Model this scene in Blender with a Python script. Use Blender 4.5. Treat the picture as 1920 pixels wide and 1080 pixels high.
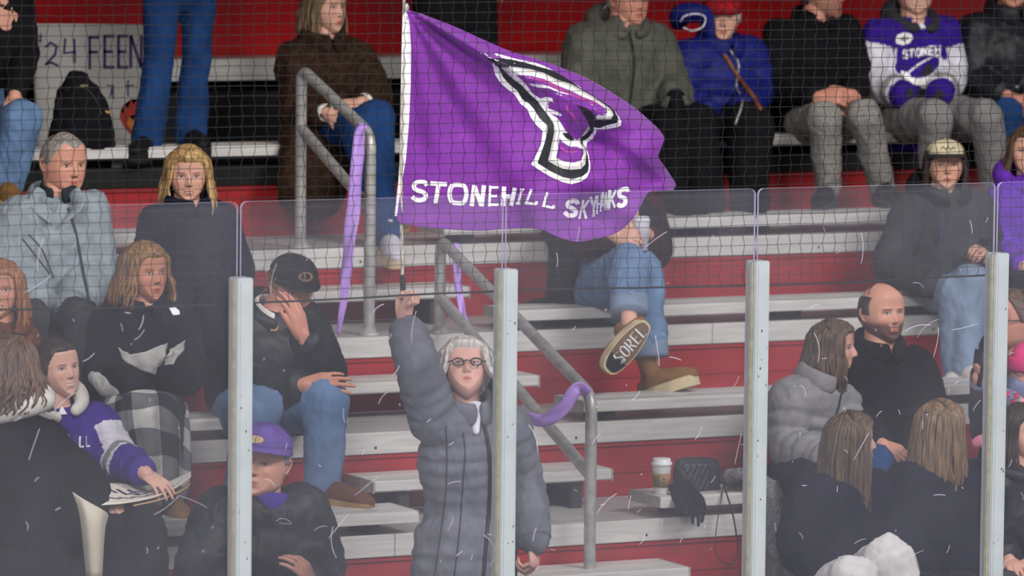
import bpy, bmesh, math, random
import numpy as np
from math import sin, cos, pi, radians, tan, sqrt
from mathutils import Vector, Matrix, noise
from mathutils.bvhtree import BVHTree

for o in list(bpy.data.objects): bpy.data.objects.remove(o)
random.seed(7); np.random.seed(7)
scene = bpy.context.scene
COL = scene.collection

# ------------------------------------------------------------------ camera
FPX = 9580.0
YAW, PITCH, ROLL = radians(27), radians(5.09), radians(0.6)
Fw = np.array([sin(YAW)*cos(PITCH), cos(YAW)*cos(PITCH), -sin(PITCH)])
R0 = np.array([cos(YAW), -sin(YAW), 0.0]); U0 = np.cross(R0, Fw)
Rt = R0*cos(ROLL) + U0*sin(ROLL); Up = -R0*sin(ROLL) + U0*cos(ROLL)
DG = 17.6
CAM = np.array([-DG*sin(YAW), -DG*cos(YAW), 2.6 + (364-540+FPX*tan(PITCH))/FPX*DG])
cd = bpy.data.cameras.new('camera'); cam = bpy.data.objects.new('camera', cd); COL.objects.link(cam)
cam.matrix_world = Matrix(((Rt[0], Up[0], -Fw[0], CAM[0]), (Rt[1], Up[1], -Fw[1], CAM[1]), (Rt[2], Up[2], -Fw[2], CAM[2]), (0, 0, 0, 1)))
cd.sensor_width = 36; cd.lens = 36*FPX/1920; cd.clip_end = 200; cd.clip_start = 0.5
cd.dof.use_dof = True; cd.dof.focus_distance = 19.0; cd.dof.aperture_fstop = 3.2
scene.camera = cam

# ------------------------------------------------------------------ light
w = bpy.data.worlds.new('arena_air'); scene.world = w; w.use_nodes = True
w.node_tree.nodes['Background'].inputs[0].default_value = (0.86, 0.88, 1.0, 1)
w.node_tree.nodes['Background'].inputs[1].default_value = 0.33
def area(name, loc, target, sx, sy, power, col=(1, 0.97, 0.93)):
    l = bpy.data.lights.new(name, 'AREA'); l.shape = 'RECTANGLE'; l.size = sx; l.size_y = sy; l.energy = power; l.color = col
    o = bpy.data.objects.new(name, l); COL.objects.link(o); o.location = loc
    d = Vector(target) - Vector(loc); o.rotation_euler = d.to_track_quat('-Z', 'Y').to_euler(); return o
area('rink_lamp', (-6, -6.5, 8.5), (0, 2.5, 1.2), 4, 1.6, 760)
area('rink_lamp', (3.5, -5.5, 8.5), (0.5, 2.5, 1.2), 4, 1.6, 740)
area('rink_lamp', (-1, -16, 9.0), (0, -9, 0), 8, 3, 420)
vs = scene.view_settings
vs.view_transform = 'Standard'; vs.look = 'None'; vs.gamma = 1; vs.use_curve_mapping = False; vs.exposure = 0.0

# ------------------------------------------------------------------ helpers
def ray(px, py):
    d = Fw*FPX + Rt*(px-960) + Up*(540-py); return d/np.linalg.norm(d)
def P(px, py, Y):
    d = ray(px, py); return CAM + d*((Y-CAM[1])/d[1])
def PZ(px, py, z):
    d = ray(px, py); return CAM + d*((z-CAM[2])/d[2])
def proj(p):
    v = np.asarray(p, float)-CAM; z = v@Fw; return 960+FPX*(v@Rt)/z, 540-FPX*(v@Up)/z

def s2l(v): return v/12.92 if v <= 0.04045 else ((v+0.055)/1.055)**2.4
def rgb(r, g, b): return (s2l(r/255), s2l(g/255), s2l(b/255), 1)

def mat(name, col, rough=0.75, metal=0.0, var=0.15, scale=14, bump=0.0, bscale=60, stretch=None, col2=None, spec=0.4, sheen=0, attr=None):
    m = bpy.data.materials.new(name); m.use_nodes = True; nt = m.node_tree; N = nt.nodes; L = nt.links
    b = N['Principled BSDF']; b.inputs['Roughness'].default_value = rough; b.inputs['Metallic'].default_value = metal
    b.inputs['Specular IOR Level'].default_value = spec
    if sheen: b.inputs['Sheen Weight'].default_value = sheen
    tc = N.new('ShaderNodeTexCoord'); mp = N.new('ShaderNodeMapping'); L.new(tc.outputs['Object'], mp.inputs[0])
    if stretch: mp.inputs['Scale'].default_value = stretch
    nz = N.new('ShaderNodeTexNoise'); nz.inputs['Scale'].default_value = scale; nz.inputs['Detail'].default_value = 5
    L.new(mp.outputs[0], nz.inputs['Vector'])
    mx = N.new('ShaderNodeMix'); mx.data_type = 'RGBA'
    rp = N.new('ShaderNodeMapRange'); rp.inputs[1].default_value = 0.35; rp.inputs[2].default_value = 0.65
    L.new(nz.outputs[0], rp.inputs[0]); L.new(rp.outputs[0], mx.inputs[0])
    c2 = col2 if col2 else tuple(min(1, c*(1+var)) for c in col[:3])+(1,)
    c1 = col if col2 else tuple(c*(1-var) for c in col[:3])+(1,)
    mx.inputs[6].default_value = c1; mx.inputs[7].default_value = c2
    src = mx.outputs[2]
    if attr:
        at = N.new('ShaderNodeAttribute'); at.attribute_name = attr
        m2 = N.new('ShaderNodeMix'); m2.data_type = 'RGBA'; m2.blend_type = 'MULTIPLY'; m2.inputs[0].default_value = 1
        L.new(src, m2.inputs[6]); L.new(at.outputs['Color'], m2.inputs[7]); src = m2.outputs[2]
    L.new(src, b.inputs['Base Color'])
    if bump:
        n2 = N.new('ShaderNodeTexNoise'); n2.inputs['Scale'].default_value = bscale; n2.inputs['Detail'].default_value = 6
        L.new(mp.outputs[0], n2.inputs['Vector'])
        bp = N.new('ShaderNodeBump'); bp.inputs['Strength'].default_value = bump; bp.inputs['Distance'].default_value = 0.01
        L.new(n2.outputs[0], bp.inputs['Height']); L.new(bp.outputs[0], b.inputs['Normal'])
    return m

def V3(p): return Vector((float(p[0]), float(p[1]), float(p[2])))
def link(o, parent=None):
    COL.objects.link(o)
    if parent is not None: o.parent = parent
    return o
def mesh_obj(name, V, F, mats, parent=None, smooth=True, midx=None, base=None, vcol=None):
    """vertices in world space; stored relative to the parent's (or given) base point"""
    V = np.asarray(V, float)
    if base is None: base = np.array(parent['_b']) if parent is not None and '_b' in parent else (V.min(0)+V.max(0))/2*np.array([1, 1, 0])+np.array([0, 0, V[:, 2].min()])
    me = bpy.data.meshes.new(name); me.from_pydata((V-base).tolist(), [], [tuple(int(i) for i in f) for f in F]); me.update()
    for m in (mats if isinstance(mats, (list, tuple)) else [mats]): me.materials.append(m)
    if smooth: me.polygons.foreach_set('use_smooth', [True]*len(me.polygons))
    if midx is not None: me.polygons.foreach_set('material_index', [int(i) for i in midx])
    if vcol is not None:
        a = me.color_attributes.new('Col', 'FLOAT_COLOR', 'POINT'); a.data.foreach_set('color', np.asarray(vcol, np.float32).ravel())
    o = bpy.data.objects.new(name, me)
    if parent is None: o.location = base
    elif '_b' not in parent: o.location = base-np.array(parent.location)
    link(o, parent)
    if parent is not None and '_b' in parent: o['_b'] = list(parent['_b'])
    elif parent is None: o['_b'] = list(map(float, base))
    return o
def thing(name, label, cat, base, group=None, kind=None):
    o = bpy.data.objects.new(name, None); o.location = tuple(map(float, base)); o['_b'] = list(map(float, base)); COL.objects.link(o)
    o.empty_display_size = 0.1
    if label: o['label'] = label; o['category'] = cat
    if group: o['group'] = group
    if kind: o['kind'] = kind
    return o
def tag(o, label, cat, group=None, kind=None):
    o['label'] = label; o['category'] = cat
    if group: o['group'] = group
    if kind: o['kind'] = kind
    return o

def box(x0, x1, y0, y1, z0, z1):
    V = [(x, y, z) for z in (z0, z1) for y in (y0, y1) for x in (x0, x1)]
    F = [(0, 2, 3, 1), (4, 5, 7, 6), (0, 1, 5, 4), (2, 6, 7, 3), (0, 4, 6, 2), (1, 3, 7, 5)]
    return V, F
def bbox(x0, x1, y0, y1, z0, z1, b=0.004):
    bm = bmesh.new(); V, F = box(x0, x1, y0, y1, z0, z1); vs_ = [bm.verts.new(v) for v in V]
    for f in F: bm.faces.new([vs_[i] for i in f])
    bmesh.ops.bevel(bm, geom=bm.edges[:], offset=b, segments=2, affect='EDGES')
    bm.verts.index_update(); V = [tuple(v.co) for v in bm.verts]; F = [tuple(v.index for v in f.verts) for f in bm.faces]; bm.free()
    return V, F
def join(*parts):
    V = []; F = []
    for v, f in parts:
        n = len(V); V.extend([tuple(map(float, q)) for q in v]); F.extend([tuple(int(i)+n for i in q) for q in f])
    return V, F
def cr(pts, n):
    """Catmull-Rom resample of a point (or value) list"""
    p = np.asarray(pts, float)
    if len(p) < 3: t = np.linspace(0, 1, n)[:, None]; return p[0]*(1-t)+p[-1]*t
    q = np.vstack([2*p[0]-p[1], p, 2*p[-1]-p[-2]]); out = []
    for s in np.linspace(0, len(p)-1, n):
        i = min(int(s), len(p)-2); t = s-i; a, b, c, d = q[i], q[i+1], q[i+2], q[i+3]
        out.append(0.5*((2*b)+(-a+c)*t+(2*a-5*b+4*c-d)*t*t+(-a+3*b-3*c+d)*t**3))
    return np.array(out)
def nrm(v): v = np.asarray(v, float); return v/(np.linalg.norm(v)+1e-12)
def tube(pts, rad, n=12, seg=None, side=None, cap=True, smooth=True, rib=None):
    """sweep; rad: list of r or (ra, rb); side: vector ra points along; rib=(spacing, depth)"""
    pts = np.asarray(pts, float); rr = np.array([(r, r) if np.isscalar(r) else r for r in rad], float)
    if len(rr) != len(pts): rr = cr(rr, len(pts))
    if seg: pts = cr(pts, seg) if smooth else cr(pts, seg); rr = cr(rr, seg)
    m = len(pts); T = np.gradient(pts, axis=0); T = T/(np.linalg.norm(T, axis=1)[:, None]+1e-12)
    u = np.asarray(side, float) if side is not None else (np.array([0, 0, 1.]) if abs(T[0][2]) < .9 else np.array([1., 0, 0]))
    sarr = u if u.ndim == 2 else None
    V = []; F = []; s = 0
    rings = []
    for i in range(m):
        if sarr is not None: u = sarr[min(i, len(sarr)-1)]
        u = nrm(u-T[i]*(u@T[i])); v = np.cross(T[i], u)
        if i: s += np.linalg.norm(pts[i]-pts[i-1])
        k = 1.0
        if rib: k = 1-rib[1]*(1-abs(sin(pi*s/rib[0]))**0.45)
        rings.append((pts[i], u, v, rr[i]*k, T[i]))
    if cap:
        p, u, v, r, t = rings[0]; e = min(r)
        pre = [(p-t*e*sin(a), u, v, r*max(cos(a), .02), t) for a in (radians(88), radians(60), radians(30))]
        p, u, v, r, t = rings[-1]; e = min(r)
        post = [(p+t*e*sin(a), u, v, r*max(cos(a), .02), t) for a in (radians(30), radians(60), radians(88))]
        rings = pre+rings+post
    for (p, u, v, r, t) in rings:
        for j in range(n):
            a = 2*pi*j/n; V.append(tuple(p+u*r[0]*cos(a)+v*r[1]*sin(a)))
    for i in range(len(rings)-1):
        for j in range(n):
            F.append((i*n+j, i*n+(j+1) % n, (i+1)*n+(j+1) % n, (i+1)*n+j))
    F.append(tuple(range(n-1, -1, -1))); F.append(tuple((len(rings)-1)*n+j for j in range(n)))
    return V, F
def capsule(a, b, ra, rb, n=14): return tube([a, b], [ra, rb], n=n, seg=4)
def lathe(c, prof, n=32, axis=None):
    """prof: (r, h) list around axis z at c"""
    c = np.asarray(c, float); V = []; F = []
    for r, h in prof:
        for j in range(n): a = 2*pi*j/n; V.append((c[0]+r*cos(a), c[1]+r*sin(a), c[2]+h))
    for i in range(len(prof)-1):
        for j in range(n): F.append((i*n+j, i*n+(j+1) % n, (i+1)*n+(j+1) % n, (i+1)*n+j))
    F.append(tuple(range(n-1, -1, -1))); F.append(tuple((len(prof)-1)*n+j for j in range(n)))
    return V, F
def ell(c, r, M=None, n=16, m=10):
    V = []; F = []; c = np.asarray(c, float); M = np.eye(3) if M is None else M
    for i in range(m+1):
        t = pi*(i+.001)/(m+.002)
        for j in range(n):
            a = 2*pi*j/n; V.append(tuple(c+M@np.array([r[0]*sin(t)*cos(a), r[1]*sin(t)*sin(a), r[2]*cos(t)])))
    for i in range(m):
        for j in range(n): F.append((i*n+j, (i+1)*n+j, (i+1)*n+(j+1) % n, i*n+(j+1) % n))
    F.append(tuple(range(n))); F.append(tuple(m*n+j for j in range(n-1, -1, -1)))
    return V, F
def remesh(V, F, voxel=0.01, sm=6):
    me = bpy.data.meshes.new('tmp'); me.from_pydata([tuple(map(float, v)) for v in V], [], F); me.update()
    o = bpy.data.objects.new('tmp', me); COL.objects.link(o)
    r = o.modifiers.new('r', 'REMESH'); r.mode = 'VOXEL'; r.voxel_size = voxel
    if sm: s = o.modifiers.new('s', 'SMOOTH'); s.factor = 0.5; s.iterations = sm
    dg = bpy.context.evaluated_depsgraph_get(); ev = o.evaluated_get(dg).to_mesh()
    V2 = np.zeros(len(ev.vertices)*3); ev.vertices.foreach_get('co', V2); V2 = V2.reshape(-1, 3)
    N2 = np.zeros(len(ev.vertices)*3); ev.vertices.foreach_get('normal', N2); N2 = N2.reshape(-1, 3)
    F2 = [tuple(p.vertices) for p in ev.polygons]
    bpy.data.objects.remove(o); bpy.data.meshes.remove(me)
    return V2, F2, N2
def folds(V, N, amp, sx=7, seed=0, dirs=None):
    """cloth folds: ridged noise along normals, stretched vertically"""
    out = V.copy()
    for i in range(len(V)):
        p = V[i]; q = Vector((p[0]*sx+seed, p[1]*sx+seed*1.7, p[2]*sx*.55+seed*.3))
        n1 = noise.noise(q); n2 = noise.noise(q*2.7+Vector((5, 1, 2)))
        n3 = noise.noise(Vector((p[0]*sx*3.1+p[2]*sx*.9+seed, p[1]*sx*3.1, p[2]*sx*1.5-p[0]*sx*.8+seed)))
        out[i] = p+N[i]*amp*((1-abs(n1)*3.2)*.8+n2*.6+(.30-min(1, abs(n3)*4.5))*.62)
    return out
def poly_on(name, poly, mapf, m, parent=None, maxlen=9, smooth=True, th=0.0):
    """2-D polygon (any coordinates) triangulated finely and mapped to space with mapf(x, y)"""
    bm = bmesh.new(); vs_ = [bm.verts.new((x, y, 0)) for x, y in poly]; bm.faces.new(vs_)
    bmesh.ops.triangulate(bm, faces=bm.faces[:])
    for _ in range(6):
        es = [e for e in bm.edges if e.calc_length() > maxlen]
        if not es: break
        bmesh.ops.subdivide_edges(bm, edges=es, cuts=1, use_grid_fill=False)
        bmesh.ops.triangulate(bm, faces=bm.faces[:])
    bm.verts.index_update()
    pts = [mapf(v.co.x, v.co.y) for v in bm.verts]; F = []
    for f in bm.faces:
        ids = [v.index for v in f.verts]
        if all(pts[i] is not None for i in ids): F.append(ids)
    bm.free()
    pts = [p if p is not None else np.zeros(3) for p in pts]
    used = sorted({i for f in F for i in f})
    if not used: return None
    rm = {a: b for b, a in enumerate(used)}
    V = [pts[i] for i in used]; F = [tuple(rm[i] for i in f) for f in F]
    return (V, F) if name is None else mesh_obj(name, V, F, m, parent, smooth)
def stroke_poly(pts, wd, closed=False):
    """outline polygon of a thick 2-D polyline"""
    p = np.asarray(pts, float); L = []; R = []
    for i in range(len(p)):
        a = p[max(i-1, 0)]; b = p[min(i+1, len(p)-1)]; t = (b-a)/(np.linalg.norm(b-a)+1e-9); n = np.array([-t[1], t[0]])
        k = 1.0
        if 0 < i < len(p)-1:
            t1 = (p[i]-p[i-1])/(np.linalg.norm(p[i]-p[i-1])+1e-9); k = min(1.5, 1/max(.3, abs(t1@t)))
        L.append(p[i]+n*wd/2*k); R.append(p[i]-n*wd/2*k)
    return [tuple(q) for q in L+R[::-1]]

# ------------------------------------------------------------------ materials
M = {}
M['ice'] = mat('ice', rgb(226, 232, 240), 0.12, var=.04, scale=3)
M['alu'] = mat('mill_aluminium', rgb(204, 201, 197), 0.45, metal=.2, var=.10, scale=5, stretch=(1, 6, 14), bump=.12, bscale=30)
M['alu2'] = mat('worn_aluminium', rgb(176, 172, 168), 0.5, metal=.2, var=.16, scale=6, stretch=(.7, 7, 7), bump=.15, bscale=24)
M['aludark'] = mat('dark_bracket', rgb(62, 60, 64), 0.55, metal=.4)
M['red'] = mat('red_riser', rgb(150, 30, 34), 0.45, var=.14, scale=4, stretch=(1, 1, 3), bump=.05)
M['redwall'] = mat('red_wall', rgb(196, 8, 16), 0.4, var=.16, scale=1.3, bump=.04)
M['black'] = mat('shade_black', rgb(14, 14, 16), 0.8)  # flat black standing in for shade under the top benches
M['pipe'] = mat('galvanised_pipe', rgb(172, 170, 166), 0.38, metal=.35, var=.18, scale=22, bump=.1, bscale=80)
M['post'] = mat('white_post', rgb(172, 178, 180), 0.4, metal=.15, var=.05, scale=9)
M['gasket'] = mat('cream_gasket', rgb(168, 164, 148), 0.5, var=.12, scale=30)
M['chip'] = mat('dark_chip', rgb(60, 58, 56), 0.7)
M['net'] = mat('black_twine', rgb(12, 12, 14), 0.8)
M['purple'] = mat('purple_flag', rgb(118, 34, 148), 0.62, var=.09, scale=5, bump=.06, bscale=220, sheen=.2)
M['white'] = mat('white_print', rgb(232, 230, 232), 0.6, var=.04)
M['greyp'] = mat('grey_print', rgb(190, 186, 180), 0.6, var=.04)
M['navyp'] = mat('black_print', rgb(24, 26, 36), 0.6, var=.1)
M['lilacp'] = mat('magenta_print', rgb(168, 66, 150), 0.6, var=.1)
M['ribbon'] = mat('lilac_ribbon', rgb(176, 138, 216), 0.45, var=.06)

def glass_mat():
    m = bpy.data.materials.new('rink_glass'); m.use_nodes = True; nt = m.node_tree; N = nt.nodes; L = nt.links
    for n in list(N): N.remove(n)
    out = N.new('ShaderNodeOutputMaterial'); tr = N.new('ShaderNodeBsdfTransparent'); tr.inputs[0].default_value = (0.975, .975, .985, 1)
    gl = N.new('ShaderNodeBsdfGlossy'); gl.inputs['Roughness'].default_value = 0.12; gl.inputs[0].default_value = (.92, .92, 1, 1)
    df = N.new('ShaderNodeBsdfDiffuse'); df.inputs[0].default_value = (.86, .84, .95, 1)
    m1 = N.new('ShaderNodeMixShader'); m1.inputs[0].default_value = 0.034
    m2 = N.new('ShaderNodeMixShader')
    tc = N.new('ShaderNodeTexCoord'); nz = N.new('ShaderNodeTexNoise'); nz.inputs['Scale'].default_value = 1.6; nz.inputs['Detail'].default_value = 6
    mr = N.new('ShaderNodeMapRange'); mr.inputs[1].default_value = .3; mr.inputs[2].default_value = .7; mr.inputs[3].default_value = .007; mr.inputs[4].default_value = .030
    L.new(tc.outputs['Object'], nz.inputs['Vector']); L.new(nz.outputs[0], mr.inputs[0]); L.new(mr.outputs[0], m2.inputs[0])
    L.new(tr.outputs[0], m1.inputs[1]); L.new(gl.outputs[0], m1.inputs[2]); L.new(m1.outputs[0], m2.inputs[1]); L.new(df.outputs[0], m2.inputs[2]); L.new(m2.outputs[0], out.inputs[0])
    return m
M['glass'] = glass_mat()
M['glassedge'] = mat('frosted_edge', rgb(196, 192, 214), 0.4, var=.05)
M['scratch'] = mat('scuffed_acrylic', rgb(200, 196, 214), 0.6, var=.1)

# ------------------------------------------------------------------ structure
A0 = P(1238, 932, 1.87); XR = A0[0]; XL = XR-1.06; ZA = A0[2]
def ys(k): return 1.87+.65*k
def zs(k): return ZA+.312*k
def yd(k): return 1.90+.65*(k-1)
def zd(k): return zs(k-1)-.09
X0, X1 = -6.0, 8.0
o = mesh_obj('floor', *bbox(-20, 20, -32, -.12, -.1, 0, .01), M['ice'], smooth=False); o['kind'] = 'structure'
M['board'] = mat('white_boards', rgb(222, 224, 228), .35, var=.03)
M['rubber'] = mat('rubber_matting', rgb(58, 58, 62), .8, var=.2, scale=60)
FZ = 0.22
o = mesh_obj('floor', *bbox(X0, X1, -.1, 8, FZ-.3, FZ, .01), M['rubber'], smooth=False); o['kind'] = 'structure'
o = mesh_obj('wall_boards', *bbox(X0, X1, -.12, .10, -.02, 1.07, .01), M['board'], smooth=False); o['kind'] = 'structure'
def tier(k):
    t = thing('bleacher_tier', None, None, (0, yd(k), zd(k)), kind='structure')
    dark = k >= 5  # top tread and fascia coloured black to paint in their shadow
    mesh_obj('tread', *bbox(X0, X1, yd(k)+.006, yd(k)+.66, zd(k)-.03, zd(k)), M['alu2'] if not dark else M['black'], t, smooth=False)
    # fascia boards with butt joints
    xs = [X0]
    x = X0+random.uniform(.8, 2)
    while x < X1-.6: xs.append(x); x += random.uniform(2.2, 3.0)
    xs.append(X1)
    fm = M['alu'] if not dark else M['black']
    for a, b in zip(xs[:-1], xs[1:]):
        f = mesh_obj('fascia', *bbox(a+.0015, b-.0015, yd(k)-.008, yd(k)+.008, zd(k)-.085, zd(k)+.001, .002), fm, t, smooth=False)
        for q in np.arange(a+.2, b, .9): mesh_obj('bolt', *ell((q, yd(k)-.009, zd(k)-.06), (.006, .004, .006), n=8, m=5), M['aludark'], f)
    z0, z1 = zd(k-1), zd(k)-.085
    yb = yd(k)+.012
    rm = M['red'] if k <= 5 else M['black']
    parts = [bbox(X0, X1, yb, yb+.02, z0, z1, .001), bbox(X0, X1, yb-.006, yb+.01, z0+(z1-z0)*.42, z0+(z1-z0)*.47, .002), bbox(X0, X1, yb-.01, yb+.01, z1-.02, z1, .002)]
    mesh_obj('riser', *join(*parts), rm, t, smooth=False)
for k in range(-1, 6): tier(k)
def bench(k, xa, xb, label, group='aluminium bench planks'):
    y, z = ys(k), zs(k)
    t = thing('bleacher_bench', label, 'bench', ((xa+xb)/2, y, z-.09), group)
    if k == 4 or k == 5: y -= .02
    mesh_obj('seat', *join(bbox(xa, xb, y, y+.125, z-.04, z, .005), bbox(xa, xb, y+.13, y+.26, z-.04, z, .005)), M['alu'], t, smooth=False)
    mesh_obj('front_lip', *bbox(xa, xb, y-.004, y+.004, z-.045, z-.008, .0015), M['alu'], t, smooth=False)
    for x in ((xa-.002, xb-.004) if k < 4 else ()): mesh_obj('end_cap', *bbox(x, x+.006, y, y+.26, z-.043, z+.001, .001), M['alu2'], t, smooth=False)
    x = xa+.12
    while x < xb:
        mesh_obj('bracket', *bbox(x, x+.05, y+.05, y+.24, z-.09, z-.038, .003), M['aludark'], t, smooth=False); x += 1.25
rows = {-1: 'lowest', 0: 'second', 1: 'third', 2: 'fourth', 3: 'fifth'}
for k in range(-1, 4):
    bench(k, X0, XL, '%s-row aluminium bench left of the aisle, beneath the seated spectators' % rows[k])
    bench(k, XR, X1, '%s-row aluminium bench right of the aisle, its end plate at the handrail side' % rows[k])
bench(4, X0, X1, 'long aluminium bench across the head of the aisle, under the black backpack')
# rear plank, sheet painted black for the shaded hollow and red wall behind the top row
zt = P(400, 111, ys(5))[2]
t = thing('bleacher_bench', 'topmost pale plank against the red back wall', 'bench', (0, ys(5), zt-.1), 'aluminium bench planks')
mesh_obj('seat', *bbox(X0, X1, ys(5), ys(5)+.28, zt-.04, zt, .005), M['alu'], t, smooth=False)
mesh_obj('front_board', *bbox(X0, X1, ys(5)-.01, ys(5)+.006, zt-.096, zt-.002, .003), M['alu'], t, smooth=False)
o = mesh_obj('cavity_shade_sheet', *bbox(X0, X1, ys(5)+.1, ys(5)+.14, zd(5)-.05, zt-.05, .002), M['black'], smooth=False); o['kind'] = 'structure'  # black sheet painting the shade in the open hollow below the plank
parts = []
x = X0
while x < X1: parts.append(bbox(x, x+1.19, ys(5)+.3, ys(5)+.34, zt-.6, 4.42, .006)); x += 1.2
o = mesh_obj('wall_back', *join(*parts), M['redwall'], smooth=False); o['kind'] = 'structure'

o = mesh_obj('shade_slab', *bbox(X0-1, X1+1, 2.15, ys(5)+.5, 4.42, 4.62, .02), mat('shade_slab_grey', rgb(70, 70, 76), .8), smooth=False); o['kind'] = 'structure'  # unseen slab added to block lamp light and darken the top row

def step(j, label):
    z = zd(j)+.156; y = ys(j-1)+.40
    t = thing('aisle_step', label, 'step', ((XL+XR)/2, y, zd(j)), 'aluminium half steps of the aisle')
    mesh_obj('tread', *join(bbox(XL, XR, y, y+.135, z-.045, z, .005), bbox(XL, XR, y+.14, y+.275, z-.045, z, .005)), M['alu'], t, smooth=False)
    for x in (XL-.003, XR-.003): mesh_obj('end_cap', *bbox(x, x+.006, y, y+.275, z-.05, z+.001, .001), M['alu2'], t, smooth=False)
    for x in (XL+.12, XR-.17): mesh_obj('support', *bbox(x, x+.05, y+.03, y+.25, zd(j), z-.045, .003), M['aludark'], t, smooth=False)
step(0, 'lowest half step of the aisle, at the bottom edge beside the grey-coated woman')
step(1, 'half step of the aisle below the bend of the long handrail')
step(2, 'half step of the aisle level with the waving woman\'s shoulders')
step(3, 'uppermost half step of the aisle, behind the waving woman\'s raised fist')

def pipe_path(pts, r=.0235, n=14, bend=.07):
    out = [np.array(pts[0], float)]
    for i in range(1, len(pts)-1):
        a, b, c = map(lambda q: np.array(q, float), pts[i-1:i+2]); u = nrm(a-b); v = nrm(c-b)
        p0, p2 = b+u*bend, b+v*bend
        for s in np.linspace(0, 1, 7): out.append((1-s)**2*p0+2*s*(1-s)*b+s*s*p2)
    out.append(np.array(pts[-1], float)); res = []
    for a, b in zip(out[:-1], out[1:]):
        m_ = max(1, int(np.linalg.norm(b-a)/.08))
        for q in range(m_): res.append(a+(b-a)*q/m_)
    res.append(out[-1])
    return tube(res, [r]*len(res), n=n)
def handrail(label, xu, yu, zu, topu, xl, yl, zl, topl, midu, midl):
    t = thing('handrail', label, 'handrail', (xu, yu, zu), 'aisle handrails')
    mesh_obj('top_rail', *pipe_path([(xu, yu, zu), (xu, yu, topu), (xl, yl, topl), (xl, yl, zl)]), M['pipe'], t)
    mesh_obj('lower_rail', *pipe_path([(xu, yu, midu), (xl, yl, midl)], bend=.01), M['pipe'], t)
    for x, y, z in ((xu, yu, zu), (xl, yl, zl)): mesh_obj('base_flange', *lathe((x, y, z), [(.05, 0), (.05, .008), (.03, .014), (.0275, .03)]), M['pipe'], t)
Yu, Yl = yd(4)+.07, yd(3)+.07
a = P(563, 470, Yu); b = P(692, 630, Yl)
handrail('upper galvanised handrail beside the seated person in the brown coat', a[0], Yu, zd(4), P(566, 128, Yu)[2], b[0], Yl, zd(3), P(690, 252, Yl)[2], P(563, 240, Yu)[2], P(692, 392, Yl)[2])
HR1 = (a, b)
Yu, Yl = yd(3)+.06, 1.74
a = P(824, 640, Yu); b = P(1106, 1000, Yl)
handrail('long galvanised handrail right of the waving woman', a[0], Yu, zd(3), P(832, 448, Yu)[2], b[0], Yl, zd(0), P(1104, 742, Yl)[2], P(826, 556, Yu)[2], P(1106, 892, Yl)[2])
# ribbons
def ribbon(label, pts, wds, tw=0.5, seed=0):
    c = cr(np.array([P(*p) for p in pts]), 40); wd = cr(np.array(wds)[:, None], 40)[:, 0]; V = []; F = []
    for i in range(40):
        T = nrm(c[min(i+1, 39)]-c[max(i-1, 0)]); a = tw*sin(i*.35+seed)
        n = nrm(np.cross(T, R0*sin(a)+np.array([Fw[0], Fw[1], 0])*cos(a)))
        d = nrm(np.cross(T, n))
        for s in (-1, -.5, 0, .5, 1): V.append(tuple(c[i]+n*wd[i]*s*.5+d*.006*cos(s*3+i*.5)))
    for i in range(39):
        for j in range(4): F.append((i*5+j, i*5+j+1, i*5+j+6, i*5+j+5))
    o = mesh_obj('purple_ribbon', V, F, M['ribbon']); tag(o, label, 'ribbon', 'ribbons tied to the handrails')
    s = o.modifiers.new('thickness', 'SOLIDIFY'); s.thickness = .0015
    return o
y1 = yd(3)+.03
ribbon('long lilac ribbon hanging from the bend of the upper handrail', [(680, 232, y1), (674, 262, y1-.01), (664, 380, y1-.03), (652, 480, y1-.03), (644, 560, y1-.02), (634, 628, y1)], [.04, .05, .058, .05, .035, .012])
ribbon('thin lilac ribbon hanging from the top of the long handrail', [(854, 456, yd(3)), (857, 500, yd(3)-.03), (862, 555, yd(3)-.05), (874, 610, yd(3)-.12), (888, 640, yd(3)-.2), (905, 668, 3.0)], [.03, .032, .03, .028, .04, .03], .3)
ribbon('lilac ribbon looped from the lower bend of the long handrail', [(1100, 738, 1.72), (1082, 728, 1.68), (1056, 764, 1.70), (1022, 788, 1.76), (985, 782, 1.85), (945, 768, 1.95)], [.05, .05, .055, .05, .045, .04], .3, 2)

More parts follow.
